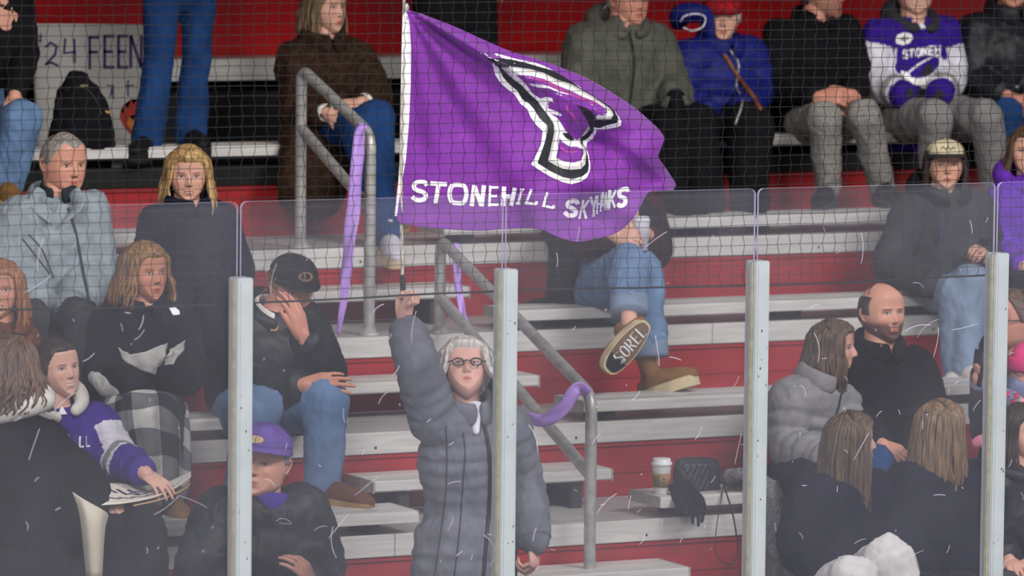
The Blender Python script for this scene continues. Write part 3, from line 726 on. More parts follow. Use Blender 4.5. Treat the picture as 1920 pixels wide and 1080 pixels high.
# ------------------------------------------------------------------ people: bodies and clothes
def bvh_of(V, F): return BVHTree.FromPolygons([V3(v) for v in V], [tuple(f) for f in F])
def hitter(bvhs, off=.003):
    def f(px, py):
        d = ray(px, py); best = None
        for b in bvhs:
            loc, n, i, dist = b.ray_cast(V3(CAM), V3(d))
            if loc is not None and (best is None or dist < best[1]): best = (loc, dist, n)
        if best is None: return None
        n = best[2]
        if n.dot(V3(d)) > 0: n = -n
        return np.array(best[0])+np.array(n)*off
    return f
def surf_line(p, name, pts, r, m, flat=.5, parent=None):
    hit = hitter(p['bvh'], r*flat*.5); c = cr(pts, 36); w_ = [hit(*q) for q in c]; w_ = [q for q in w_ if q is not None]
    if len(w_) < 4: return None
    return mesh_obj(name, *tube(w_, [r]*len(w_), n=6), m, parent or p['jacket'])
def surf_poly(p, name, poly, m, off=.004, parent=None, maxlen=6):
    return poly_on(name, poly, hitter(p['bvh'], off), m, parent or p['jacket'], maxlen=maxlen)
def surf_text(p, name, strokes, wd, m, off=.005, parent=None):
    hit = hitter(p['bvh'], off); parts = []
    for s in strokes:
        r = poly_on(None, stroke_poly(s, wd), hit, None, maxlen=4)
        if r: parts.append(r)
    if parts: return mesh_obj(name, *join(*parts), m, parent or p['jacket'])
def shoe(root, ankle, toe, name, m_up, m_sole, L=.27, up=None, boot=0.0, text=None):
    t = nrm(toe); up = UP if up is None else np.asarray(up, float); s = nrm(np.cross(t, up)); u = np.cross(s, t); a = np.asarray(ankle, float)
    heel = a-t*.055-u*.07
    def at(l, h): return heel+t*l*L+u*h
    top = tube([at(.02, .035), at(.15, .042), at(.35, .045), at(.6, .042), at(.82, .036), at(.95, .032)], [(.030, .038), (.037, .046), (.041, .050), (.048, .042), (.048, .036), (.036, .028)], n=16, seg=14, side=s)
    shaft = tube([at(.22, .03), a+u*.02, a+u*(.035+boot)], [(.038, .045), (.038, .042), (.042, .046)], n=14, seg=6, side=s)
    V, F = join(top, shaft); V2, F2, N2 = remesh(V, F, .007, 3)
    # cut off below the sole line
    V2 = np.array([v-u*min(0, (v-heel)@u-.004) for v in V2])
    o = mesh_obj(name, V2, F2, m_up, root)
    out = []
    for q in np.linspace(0, 2*pi, 36, endpoint=False):
        l = .5-.5*cos(q); w_ = .053*(1-.0*l)*abs(sin(q))**.6*(1 if l > .5 else .82+.36*l); out.append((l*1.06-.03, math.copysign(w_, sin(q))))
    V = [tuple(heel+t*l*L+s*x+u*h) for h in (-.018, .006, .028) for l, x in out]; n = len(out)
    F = [(i*n+j, i*n+(j+1) % n, (i+1)*n+(j+1) % n, (i+1)*n+j) for i in (0, 1) for j in range(n)]+[tuple(range(n-1, -1, -1)), tuple(2*n+j for j in range(n))]
    so = mesh_obj('sole', V, F, m_sole, o, smooth=False)
    lac = [tube([at(.42+.09*i, .080-.011*i)+s*.022, at(.40+.09*i, .086-.012*i), at(.42+.09*i, .080-.011*i)-s*.022], [.0042]*3, n=6, seg=6) for i in range(4)]
    mesh_obj('laces', *join(*lac), M['lace'], o)
    return o, (heel, t, s, u, L)
def cap_hat(root, Mh, c, h, m, m_brim, back=None, logo=None, tilt=0, wide=1.0):
    V = []; F = []; n = 40; rings = []
    for i in range(15):
        a = i/14*pi/2*1.0; z = .235+.305*sin(a); r = cos(a)**.8 if i < 14 else .02
        rings.append([(.385*wide*r*cos(2*pi*j/n), .03+(.455*r)*sin(2*pi*j/n), z-.03*(sin(2*pi*j/n) > 0)*cos(a)) for j in range(n)])
    for rg in rings: V += [Mh@(np.array(q)*h)+c for q in rg]
    mi = []
    for i in range(14):
        for j in range(n): F.append((i*n+j, i*n+(j+1) % n, (i+1)*n+(j+1) % n, (i+1)*n+j)); mi.append(1 if (back and .08*n < j < .46*n and i < 13) else 0)
    F.append(tuple(14*n+j for j in range(n))); mi.append(0)
    o = mesh_obj('cap', V, F, [m, back or m], root, midx=mi); s = o.modifiers.new('thickness', 'SOLIDIFY'); s.thickness = .003
    V = []; F = []
    for i in range(9):
        t = i/8; 
        for j in range(17):
            a = pi+pi*(j/16); rr = 1+t*.52*abs(sin(a))**.8
            x = .385*wide*cos(a)*(1+.02*t); y = .03+.455*sin(a)*rr; z = .24-.035*t-.05*t*cos(a)**2-.02*t*abs(cos(a))**3
            V.append(Mh@(np.array([x, y, z])*h)+c)
    for i in range(8):
        for j in range(16): F.append((i*17+j, i*17+j+1, (i+1)*17+j+1, (i+1)*17+j))
    b = mesh_obj('brim', V, F, m_brim, o); s = b.modifiers.new('thickness', 'SOLIDIFY'); s.thickness = .004
    mesh_obj('button', *ell(Mh@(np.array([0, .03, .535])*h)+c, (.008, .008, .005)), m, o)
    seams = [tube([Mh@(np.array([.388*wide*cos(f)*cos(a)**.8, .03+.458*cos(a)**.8*sin(f), .235+.308*sin(a)])*h)+c for a in np.linspace(0, 1.5, 12)], [.0012]*12, n=4) for f in np.linspace(0, 2*pi, 6, endpoint=False)+pi/6]
    mesh_obj('seams', *join(*seams), m_brim, o)
    if logo:
        pts, ml = logo; par = []
        for q in pts:   # outlines in (angle deg from the front, height) over the crown
            def mp(x, y):
                a = math.asin(min(.99, max(0, (y-.235)/.305))); f = radians(-90+x); r = cos(a)**.8*1.015
                return Mh@(np.array([.385*wide*r*cos(f), .03+.455*r*sin(f), y])*h)+c
            r = poly_on(None, q, mp, None, maxlen=6); par.append(r)
        mesh_obj('badge', *join(*par), ml, o)
    return o
def beanie(root, Mh, c, h, m, m2=None, z0=.16):
    n = 48; V = []; F = []
    for i in range(16):
        a = i/15*pi/2; z = z0+(.56-z0)*sin(a); r = cos(a)**.75 if i < 15 else .02
        for j in range(n):
            k = 1+.012*cos(j*pi); V.append(Mh@(np.array([.38*r*k*cos(2*pi*j/n), .03+.455*r*k*sin(2*pi*j/n), z])*h)+c)
    for i in range(15):
        for j in range(n): F.append((i*n+j, i*n+(j+1) % n, (i+1)*n+(j+1) % n, (i+1)*n+j))
    F.append(tuple(15*n+j for j in range(n)))
    o = mesh_obj('beanie', V, F, m, root)
    pts = [Mh@(np.array([.385*cos(q), .03+.46*sin(q), z0+.05])*h)+c for q in np.linspace(0, 2*pi, 40)]
    mesh_obj('fold', *tube(pts, [(.030, .008)]*40, n=8, side=Mh@np.array([0, 0, 1.]), cap=False), m2 or m, o)
    return o
def glasses(root, Mh, c, h, m, wide=1.0):
    def T(x, y, z): return Mh@(np.array([x, y, z])*h)+c
    parts = []
    for s in (-1, 1):
        parts.append(tube([T(s*.145+.088*cos(q), -.375+.05*abs(s*.145+.088*cos(q)), .022+.062*sin(q)) for q in np.linspace(0, 2*pi, 25)], [.0028]*25, n=6, cap=False))
        parts.append(tube([T(s*.235, -.355, .04), T(s*.33*wide, -.27, .045), T(s*.36*wide, .02, .04), T(s*.36*wide, .10, .01)], [.0024]*4, n=6, seg=12))
    parts.append(tube([T(-.06, -.38, .03), T(0, -.395, .042), T(.06, -.38, .03)], [.0025]*3, n=6, seg=6))
    return mesh_obj('glasses', *join(*parts), m, root)

def W3(q, Y): return P(q[0], q[1], Y+(q[2] if len(q) > 2 else 0))
CHK = []
def person(label, Y, J, head=None, jacket=None, trousers=None, shoes=None, hands=None, skin=(205, 150, 128), group=None, torso_k=1.0):
    """J: joints as (px, py, offset in depth). head: dict(size, yaw, pitch, roll, ...). jacket/trousers: dict(mat, ...)."""
    j = {k: W3(v, Y) for k, v in J.items()}
    bx = j['hip'].copy(); root = thing('person', label, 'person', bx, group); p = {'root': root, 'j': j, 'bvh': []}
    sd = nrm(j['sR']-j['sL']); Wd = np.linalg.norm(j['sR']-j['sL'])
    spine = j['neck']-j['hip']
    for a, b, c_ in (('sL', 'eL', 'wL'), ('sR', 'eR', 'wR')):
        CHK.append((label[:28], a, round(float(np.linalg.norm(j[a]-j[b])), 2), round(float(np.linalg.norm(j[b]-j[c_])), 2)))
    for a, b, c_ in (('hip', 'kL', 'aL'), ('hip', 'kR', 'aR')):
        CHK.append((label[:28], a+b[-1], round(float(np.linalg.norm(j[a]-j[b])), 2), round(float(np.linalg.norm(j[b]-j[c_])), 2)))
    sh = nrm(np.array([sd[0], sd[1], 0])); hw = .085
    lh = nrm(j['kR']-j['kL']+sh*.3); hs = nrm(sh+lh*.3)
    hipL, hipR = j['hip']-hs*hw, j['hip']+hs*hw
    # ---- body: one mesh, head + neck + limbs + hands
    BV = []; BF = []; BC = []
    sk = [s2l(q/255) for q in skin]+[1]
    def addb(V, F, C=None):
        n = len(BV); BV.extend([np.array(v, float) for v in V]); BF.extend([tuple(i+n for i in f) for f in F]); BC.extend(C if C is not None else [sk]*len(V))
    core = [tube([j['hip'], j['hip']+spine*.5, j['hip']+spine*.85, j['neck']], [(.13, .09), (.12, .085), (.13, .09), (.055, .055)], n=14, seg=10, side=sd)]
    for s_, e_, w_ in (('sL', 'eL', 'wL'), ('sR', 'eR', 'wR')): core.append(tube([j[s_], j[e_], j[w_] if (hands is None or w_[1] in hands) else j[e_]*.35+j[w_]*.65], [.045, .038, .026], n=12)); core.append(capsule(j['hip']+spine*.85, j[s_], .06, .05))
    for h_, k_, a_ in ((hipL, 'kL', 'aL'), (hipR, 'kR', 'aR')): core.append(tube([h_, j[k_], j[a_]], [.075, .05, .034], n=12)); core.append(capsule(j['hip'], h_, .09, .08))
    V, F, _ = remesh(*join(*core), .014, 3); addb(V, F)
    if head:
        hd = dict(size=.235, yaw=0, pitch=0, roll=0, wide=1, jaw=1, fem=0, smile=0, brow=(60, 42, 32), beard=None, iris=(62, 50, 44), squint=0, lip=None); hd.update(head)
        Mh = head_axes(hd['yaw'], hd['pitch'], hd['roll']); c = j['head']; h = hd['size']; p['Mh'], p['hc'], p['h'] = Mh, c, h
        V, F, C = head_mesh(h, Mh, c, skin, hd['brow'], hd['lip'], hd['smile'], hd['wide'], hd['jaw'], hd['fem'], hd['beard'], hd['iris'], hd['squint']); addb(V, F, C)
        hb = bvh_of(V, F); p['headbvh'] = hb
        top = c+Mh@np.array([0, .10, -.12])*h; r = .054 if hd['fem'] else .062
        addb(*tube([top, top*.45+j['neck']*.55, j['neck']-UP*.02], [r*.95, r, r*1.12], n=18, seg=10))
    if hands is None: hands = dict(L=dict(), R=dict())
    for sname, hs_ in hands.items():
        w_ = j['w'+sname]; e_ = j['e'+sname]; dr = hs_.get('dir'); dr = nrm(w_-e_) if dr is None else dirv(*dr)
        V, F = hand(w_+dr*.005, dr, dirv(*hs_.get('back', (0, .6, .8))), hs_.get('pose', 'relaxed'), hs_.get('side', 1 if sname == 'L' else -1), hs_.get('scale', 1.0)); addb(V, F)
        addb(*tube([w_-nrm(w_-e_)*hs_.get('fore', .05), w_, w_+dr*.02], [.034, .029, .027], n=12))
    bo = mesh_obj('body', BV, BF, M['skin'], root, vcol=BC); p['body'] = bo
    # ---- trousers
    if trousers:
        T = dict(mat=None, r=(.092, .068, .056), amp=.007, voxel=.011, hem=.0); T.update(trousers); r = T['r']; parts = []
        parts.append(tube([j['hip']-spine*.10, j['hip'], j['hip']+spine*.22], [(.15, .11), (.165, .125), (.155, .11)], n=18, seg=8, side=hs))
        for h_, k_, a_ in ((hipL, 'kL', 'aL'), (hipR, 'kR', 'aR')):
            k, a = j[k_], j[a_]; m1 = h_*.5+k*.5; m2 = k*.5+a*.5
            pts = [h_, m1, k+nrm(h_-k)*.05, k+nrm(k-m1)*.008+nrm(k-m2)*.008, k+nrm(a-k)*.05, m2, a]
            cut = T.get('cut', {}).get(k_[1], 1.0)
            if cut < 1: T.setdefault('hems', []).append((k+(a-k)*cut, nrm(a-k)));
            if cut < 1: a = k+(a-k)*cut; m2 = k*.5+a*.5; pts = [h_, m1, k+nrm(h_-k)*.05, k+nrm(k-m1)*.008+nrm(k-m2)*.008, k+nrm(a-k)*.05, m2, a]
            if np.dot(nrm(k-h_), nrm(a-k)) > .8: pts = [h_, m1, k, m2, a]; rr = [r[0], (r[0]+r[1])/2, r[1], (r[1]+r[2])/2, r[2]]
            else: rr = [r[0]*.97, r[0]*.93, r[1]*1.06, r[1]*1.02, r[1]*1.0, (r[1]+r[2])/2, r[2]]
            parts.append(tube(pts, rr, n=16, seg=22))
        V, F, N = remesh(*join(*parts), T['voxel'], 5); V = folds(V, N, T['amp'], 8, seed=len(CHK))
        mi = None
        to = mesh_obj('trousers', V, F, T['mat'], root); p['bvh'].append(bvh_of(V, F)); p['trousers'] = to
        for q_, d_ in T.get('hems', []): mesh_obj('frayed_hem', *tube([q_-d_*.02, q_+d_*r[2]*.55, q_+d_*r[2]*.95], [r[2]*1.0, r[2]*1.02, r[2]*.98], n=22, seg=6, cap=False), M['denimp'], to)
    # ---- jacket / coat
    if jacket:
        A = dict(mat=None, bulk=1.0, sleeve=(.070, .058, .045), amp=.0085, voxel=.011, hem=.06, rib=None, coat=None, bands=None, name='jacket', sx=7, ry=.62, waist=1.0, cuff=0, sm=5); A.update(jacket); b = A['bulk']; q = j['hip']; Wt = Wd*torso_k
        sp = nrm(spine); base = [q-sp*A['hem'], q+spine*.12, q+spine*.35, q+spine*.60, q+spine*.80, q+spine*.93, j['neck']+spine*.0]
        rx = np.array([.50, .49*A['waist'], .47*A['waist'], .52, .50, .33, .20])*Wt*b; ryk = np.array([.72, .72, .70, .68, .62, .60, .8])*A['ry']/.62
        if A['coat'] is not None:
            ext = [W3(u, Y) for u in A['coat']['pts']]; base = ext+base[1:]; rx = np.concatenate([np.array(A['coat']['rx']), rx[1:]]); ryk = np.concatenate([np.array(A['coat'].get('k', [.7]*len(ext))), ryk[1:]])
        parts = [tube(base, [(x, x*k) for x, k in zip(rx, ryk)], n=30, seg=60 if A['rib'] else 26, side=hs*.3+sd, rib=A['rib'])]
        s0 = A['sleeve']; tops = q+spine*.84
        for s_, e_, w_ in (('sL', 'eL', 'wL'), ('sR', 'eR', 'wR')):
            S, E, Wt_ = j[s_], j[e_], j[w_]; parts.append(capsule(tops, S, .085*b, s0[0]*b*1.0))
            if 'skipsleeve' in A and s_ in A['skipsleeve']: continue
            pts = [S, S*.5+E*.5, E+nrm(S-E)*.03, E+nrm(Wt_-E)*.03, E*.45+Wt_*.55, Wt_-nrm(Wt_-E)*(s0[2]*b*.75+A['cuff'] if not isinstance(A['cuff'], dict) else A['cuff'].get(s_, 0))]
            rr = [s0[0]*b, (s0[0]+s0[1])*.5*b, s0[1]*b*1.02, s0[1]*b*.98, (s0[1]+s0[2])*.52*b, s0[2]*b]
            parts.append(tube(pts, rr, n=18, seg=44 if A['rib'] else 22, rib=A['rib']))
        V, F, N = remesh(*join(*parts), A['voxel'], 1 if A['rib'] else A['sm']); V = folds(V, N, A['amp'], A['sx'], seed=len(CHK)*.37)
        mi = None; ms = A['mat']
        if A['bands']:
            ms = A['bands'][0]; fn = A['bands'][1]; mi = [fn(np.mean([V[i] for i in f], axis=0), j) for f in F]
        jo = mesh_obj(A['name'], V, F, ms, root, midx=mi); p['jacket'] = jo; p['bvh'].insert(0, bvh_of(V, F)); m0 = ms[0] if isinstance(ms, (list, tuple)) else ms
        if 1:
            for e_, w_ in (('eL', 'wL'), ('eR', 'wR')):
                d = nrm(j[w_]-j[e_]); ck = A['cuff'].get('s'+e_[1], 0) if isinstance(A['cuff'], dict) else A['cuff']; kq = A.get('cuffk', 1.0)
                mesh_obj('cuff', *tube([j[w_]-d*(.030+ck), j[w_]-d*(ck-.004)], [s0[2]*b*1.03*kq, s0[2]*b*.96*kq], n=18, seg=4, cap=False), A.get('cuffm') or m0, jo)
        # collar / hood
        kind = A.get('collar', 'stand'); cm = A.get('collarm') or m0; nk = j['neck']; fw = nrm(np.cross(sd, sp)); 
        if np.dot(fw, FL) > 0: fw = -fw
        if A.get('front'): fw = dirv(*A['front'])
        rt = nrm(np.cross(sp, fw))
        def ring(a0, a1, rx_, ry_, up, drop, n=28, back=0.0):
            return [nk+rt*rx_*sin(a)+fw*(ry_*cos(a)-back)+sp*(up-drop*cos(a)) for a in np.linspace(radians(a0), radians(a1), n)]
        if kind == 'stand':
            pts = ring(18, 342, .075*b, .078*b, .030, .030); mesh_obj('collar', *tube(pts, [(.038, .013)]*28, n=12, side=sp), cm, jo)
        elif kind == 'high':
            pts = ring(14, 346, .080*b, .085*b, .030, .03); mesh_obj('collar', *tube(pts, [(.045, .017)]*28, n=12, side=sp), cm, jo)
        elif kind == 'hood':
            pts = ring(22, 338, .092*b, .098*b, .022, .045, back=.012); rad = [(.022+.035*sin(pi*i/27)**1.3, .020+.022*sin(pi*i/27)) for i in range(28)]
            mesh_obj('hood', *tube(pts, rad, n=14, side=sp), cm, jo)
            if A.get('inner'): mesh_obj('lining', *tube(ring(30, 330, .068*b, .072*b, .03, .04), [(.03, .010)]*28, n=10, side=sp), A['inner'], jo)
        elif kind == 'lapel':
            pts = ring(25, 335, .078*b, .085*b, .015, .035); mesh_obj('collar', *tube(pts, [(.034, .014)]*28, n=12, side=sp), cm, jo)
        if A.get('shirt'): mesh_obj('undershirt', *tube([nk-sp*.05+fw*.02, nk+sp*.018+fw*.012], [(.062, .062), (.064, .066)], n=18, seg=4, side=rt), A['shirt'], root)
    if shoes:
        for sname, S in shoes.items():
            a = j['a'+sname]; o, fr = shoe(root, a, dirv(*S['toe']), S.get('name', 'shoe'), S['mat'], S['sole'], S.get('L', .27), dirv(*S['up']) if 'up' in S else None, S.get('boot', 0)); p['shoe'+sname] = (o, fr)
    return p
def add_hair(p, V, F, m, name='hair'):
    o = mesh_obj(name, V, F, m, p['root']); p['hair'] = o; return o
def short_hair(p, m, mask='short', thick=.04, rough=.012, seed=0, wide=1.0):
    V, F = hair_shell(p['h'], p['Mh'], p['hc'], MASK[mask], thick, seed, rough=rough, wide=wide)
    if mask == 'bald': thick = .02
    o = add_hair(p, V, F, m)
    # small clumps so the outline is not a helmet
    rnd = random.Random(seed); parts = []
    for _ in range(150):
        la = radians(rnd.uniform(3, 105)); lo = radians(rnd.uniform(-180, 180)); x, y, z = head_pt(lo, la, wide); mk = MASK[mask](math.degrees(lo), x, y, z)
        if mk < .4: continue
        n = nrm([x, y, z]); q = np.array([x, y, z])+n*thick*.6; d = nrm(np.array([rnd.uniform(-.5, .5), rnd.uniform(-.2, .9), -.25])-n*.1)
        parts.append(tube([p['Mh']@((q+d*t+n*(.03*sin(t*16)))*p['h'])+p['hc'] for t in (0, .07, .14)], [.0035, .004, .0012], n=5, cap=False))
    if mask == 'bald' or thick < .02: parts = []
    if parts: mesh_obj('hair_tufts', *join(*parts), m, o)
    return o
def long_locks(p, m, length, mask='full', thick=.05, name='hair', **kw):
    V, F = hair_shell(p['h'], p['Mh'], p['hc'], MASK[mask], thick, kw.get('seed', 0))
    a = join((V, F), long_hair(p['h'], p['Mh'], p['hc'], length, **kw)); return add_hair(p, a[0], a[1], m, name)
def ponytail(p, m, pts, seed=0, n=60, rad=.03):
    """pulled-back scalp hair plus a tail along world points"""
    V, F = hair_shell(p['h'], p['Mh'], p['hc'], MASK['back'], .03, seed); rnd = random.Random(seed); parts = [(V, F)]
    for _ in range(n):
        a = rnd.uniform(0, 6.28); r = rad*sqrt(rnd.random()); o = np.array([cos(a)*r, sin(a)*r*.7, sin(a)*r]); c = [np.array(q)+o*(.3+.9*sin(pi*min(1, (i+.5)/len(pts))*.9)) for i, q in enumerate(pts)]
        parts.append(tube(c, [.005, .007, .006, .002][:len(pts)] if len(pts) == 4 else [.005]*len(pts), n=5, seg=14, cap=False))
    return add_hair(p, *join(*parts), m)
M['lace'] = mat('shoe_lace', rgb(190, 180, 165), .8)

# ------------------------------------------------------------------ cloth materials
def cloth(name, r, g_, b_, **k): 
    d = dict(rough=.9, var=.16, scale=18, bump=.15, bscale=120, spec=.12); d.update(k); return mat(name, rgb(r, g_, b_), **d)
M['c_black'] = cloth('black_cloth', 18, 18, 22, bump=.06)
M['c_blackshell'] = cloth('black_shell', 25, 27, 33, spec=.3, rough=.5, bump=.35, bscale=26)
M['c_navy'] = cloth('dark_navy_cloth', 20, 22, 38, bump=.06)
M['c_charcoal'] = cloth('charcoal_cloth', 52, 52, 56)
M['c_brownfur'] = cloth('brown_shaggy_fur', 50, 34, 24, bump=1.0, bscale=55, var=.4, scale=40)
M['c_ginger'] = cloth('rust_brown_coat', 88, 54, 32, bump=.8, bscale=50, var=.3)
M['c_olive'] = cloth('olive_grey_shell', 84, 84, 76, rough=.6, bump=.3, bscale=30)
M['c_blue'] = cloth('royal_blue_puffer', 26, 32, 104, rough=.5)
M['c_purple'] = cloth('purple_jersey', 50, 26, 128)
M['c_purple2'] = cloth('dusty_purple_cloth', 66, 44, 132)
M['c_violet'] = cloth('bright_violet_jacket', 104, 50, 176)
M['c_white'] = cloth('white_jersey', 206, 202, 212)
M['c_cream'] = cloth('cream_hood', 205, 200, 192)
M['c_greyb'] = cloth('grey_band', 130, 130, 128)
M['c_greycoat'] = cloth('grey_down_coat', 98, 100, 108, rough=.5, bump=.3, bscale=40)
M['c_puffer'] = cloth('light_grey_puffer', 130, 128, 130, rough=.45, bump=.3, bscale=40)
M['c_parka'] = cloth('pale_grey_parka', 136, 146, 152, rough=.55, bump=.3, bscale=24)
M['c_slate'] = cloth('slate_lining', 44, 50, 56)
M['c_check'] = cloth('grey_check_trousers', 132, 128, 124, var=.28, scale=90)
M['c_greytr'] = cloth('light_grey_trousers', 126, 122, 122, var=.12)
M['c_whitetr'] = cloth('white_trousers', 214, 210, 208, var=.05)
M['denim'] = cloth('blue_denim', 42, 78, 130, var=.22, scale=9, bump=.2, bscale=160)
M['denimd'] = cloth('deep_blue_denim', 28, 58, 104, var=.25, scale=7)
M['deniml'] = cloth('washed_blue_denim', 96, 122, 156, var=.22, scale=8, bump=.2, bscale=160)
M['denimp'] = cloth('pale_torn_denim', 120, 138, 162, var=.18, scale=8)
M['maroon'] = cloth('maroon_knit', 58, 20, 30, bump=.6)
M['tan'] = cloth('tan_suede', 132, 96, 56, rough=.9)
M['brownboot'] = cloth('brown_leather', 100, 62, 38, rough=.6)
M['blackshoe'] = cloth('black_shoe', 26, 24, 26, rough=.5)
M['solec'] = cloth('cream_sole', 206, 188, 150)
M['soleb'] = cloth('black_sole', 34, 34, 38)
M['soled'] = cloth('dusty_dark_sole', 60, 60, 66)
M['soleg'] = cloth('gum_sole', 150, 122, 76)
M['zip'] = mat('zip_tape', rgb(20, 20, 24), .5)
M['zipg'] = mat('grey_zip', rgb(150, 150, 152), .4, metal=.4)
M['leather'] = mat('tan_leather_strap', rgb(120, 66, 36), .5, var=.15)
M['h_brown'] = hair_mat('brown_hair', rgb(58, 40, 28), rgb(112, 80, 54))
M['h_lbrown'] = hair_mat('light_brown_hair', rgb(82, 62, 44), rgb(140, 110, 76))
M['h_blonde'] = hair_mat('blonde_hair', rgb(120, 88, 52), rgb(206, 170, 114))
M['h_gold'] = hair_mat('honey_hair', rgb(92, 66, 36), rgb(158, 116, 62))
M['h_ginger'] = hair_mat('ginger_hair', rgb(104, 62, 28), rgb(160, 104, 52))
M['h_grey'] = hair_mat('silver_hair', rgb(148, 142, 136), rgb(214, 208, 200))
M['h_short'] = hair_mat('grey_short_hair', rgb(108, 100, 94), rgb(160, 152, 146))
M['h_dark'] = hair_mat('dark_brown_hair', rgb(30, 22, 18), rgb(62, 46, 36))
M['h_ash'] = hair_mat('ash_brown_hair', rgb(56, 44, 34), rgb(110, 86, 62))
FAIR, RUDDY, TAN = (208, 158, 138), (198, 136, 116), (180, 122, 96)
bs = {'mat': M['blackshoe'], 'sole': M['soleb']}
def shoes2(m, s, **k): return {'L': dict(mat=m, sole=s, toe=(-.25, 1, -.1), **k), 'R': dict(mat=m, sole=s, toe=(.25, 1, -.1), **k)}
PE = ys(4)+.13; PC = ys(2)+.13; PB = ys(1)+.13; PA = ys(0)+.13; PZ_ = ys(-1)+.13; PD = ys(3)+.13

# ---- top row
p = person('seated person in black jacket and blue jeans at the top left edge', PE, dict(head=(5, -75), neck=(0, -22), sL=(-72, 8), sR=(34, 6), eL=(-90, 105), wL=(-45, 185, -.3), eR=(46, 100, -.05), wR=(28, 178, -.3), hip=(-20, 235), kL=(-70, 232, -.45), kR=(40, 228, -.45), aL=(-70, 345, -.42), aR=(12, 345, -.42)),
  head=dict(yaw=20), jacket=dict(mat=M['c_black'], bulk=1.05), trousers=dict(mat=M['deniml'], r=(.10, .085, .075)), shoes=shoes2(M['tan'], M['solec']), hands=dict(R=dict(), L=dict()))
short_hair(p, M['h_dark'])
p = person('standing person in flared blue jeans on the top bench beside the poster', PE, dict(head=(350, -370), neck=(348, -305), sL=(295, -280), sR=(402, -280), eL=(290, -170), wL=(300, -75), eR=(415, -170), wR=(420, -70), hip=(338, -45), kL=(297, 110), kR=(368, 105), aL=(277, 262), aR=(357, 250)),
  head=dict(yaw=0, fem=1), jacket=dict(mat=M['c_purple'], hem=.0), trousers=dict(mat=M['denimd'], r=(.092, .066, .074), amp=.005), shoes={'L': dict(toe=(-.2, 1, 0), **bs), 'R': dict(toe=(.35, 1, 0), **bs)}, hands=dict(L=dict(), R=dict()))
short_hair(p, M['h_dark'])
p = person('seated person in shaggy dark brown coat and jeans at the upper handrail', PE, dict(head=(612, 14), neck=(606, 82), sL=(552, 112), sR=(668, 108), eL=(555, 215, -.02), wL=(612, 212, -.30), eR=(704, 185, -.05), wR=(682, 192, -.33), hip=(612, 240), kL=(672, 240, -.42), kR=(704, 226, -.44), aL=(728, 440, -.75), aR=(712, 372, -.55)),
  head=dict(yaw=52, pitch=-4, size=.235, fem=1, smile=.2), skin=FAIR, jacket=dict(mat=M['c_brownfur'], bulk=1.16, sleeve=(.078, .07, .058), collar='high', coat=dict(pts=[(580, 372, -.30), (590, 320, -.28), (606, 262, -.06)], rx=[.15, .17, .19], k=[.6, .6, .8]), amp=.010, sx=12, cuffm=M['c_cream'], cuffk=.62), trousers=dict(mat=M['denimd'], r=(.10, .082, .07)),
  shoes={'R': dict(mat=M['tan'], sole=M['soleg'], toe=(.6, .8, -.3)), 'L': dict(mat=M['c_white'], sole=M['solec'], toe=(.2, 1, -.2))}, hands=dict(L=dict(dir=(.8, .4, -.2), pose='grip'), R=dict(dir=(-.8, .5, -.1), pose='grip')))
long_locks(p, M['h_lbrown'], .04, seed=3, n=90, part=.0, face=60)
p = person('standing person in black trousers against the red wall, behind the flag', PE+.05, dict(head=(860, -370), neck=(858, -300), sL=(800, -270), sR=(915, -270), eL=(785, -160), wL=(795, -60), eR=(925, -160), wR=(925, -60), hip=(852, -45), kL=(812, 110), kR=(892, 108), aL=(812, 258), aR=(892, 256)),
  head=dict(yaw=10), jacket=dict(mat=M['c_black'], hem=.18, bulk=1.1), trousers=dict(mat=M['c_black'], r=(.112, .10, .085)), shoes={'L': dict(toe=(-.2, 1, 0), **bs), 'R': dict(toe=(.3, 1, 0), **bs)}, hands=dict(L=dict(), R=dict()))
short_hair(p, M['h_dark'])
p = person('seated man in bulky olive-grey jacket and black gloves, right above the flag', PE, dict(head=(1180, 0), neck=(1163, 55), sL=(1098, 88), sR=(1222, 84), eL=(1085, 185, -.05), wL=(1130, 225, -.3), eR=(1258, 165, -.05), wR=(1268, 205, -.28), hip=(1168, 228), kL=(1160, 250, -.45), kR=(1256, 246, -.45), aL=(1165, 385, -.5), aR=(1264, 385, -.5)),
  head=dict(yaw=38, pitch=-4, size=.24, smile=.4, jaw=1.1), skin=RUDDY, jacket=dict(mat=M['c_olive'], bulk=1.28, sleeve=(.085, .078, .056), collar='hood', amp=.010), trousers=dict(mat=M['c_black'], r=(.10, .085, .075)), shoes=shoes2(M['blackshoe'], M['soleb']), hands=dict(R=dict(dir=(.1, .5, -.9), scale=1.1)))
short_hair(p, M['h_short']); beanie(p['root'], p['Mh'], p['hc'], p['h'], M['c_navy'])
hv, hf = hand(p['j']['wR'], dirv(.05, .4, -.9), dirv(.6, .7, .2), 'relaxed', -1, 1.2); mesh_obj('glove', *join((hv, hf), capsule(p['j']['wR'], p['j']['wR']+dirv(-.05, -.2, .9)*.05, .04, .045)), M['c_black'], p['root'])
surf_line(p, 'zip', [(1180, 62), (1188, 110), (1185, 160), (1178, 215)], .006, M['zip'])
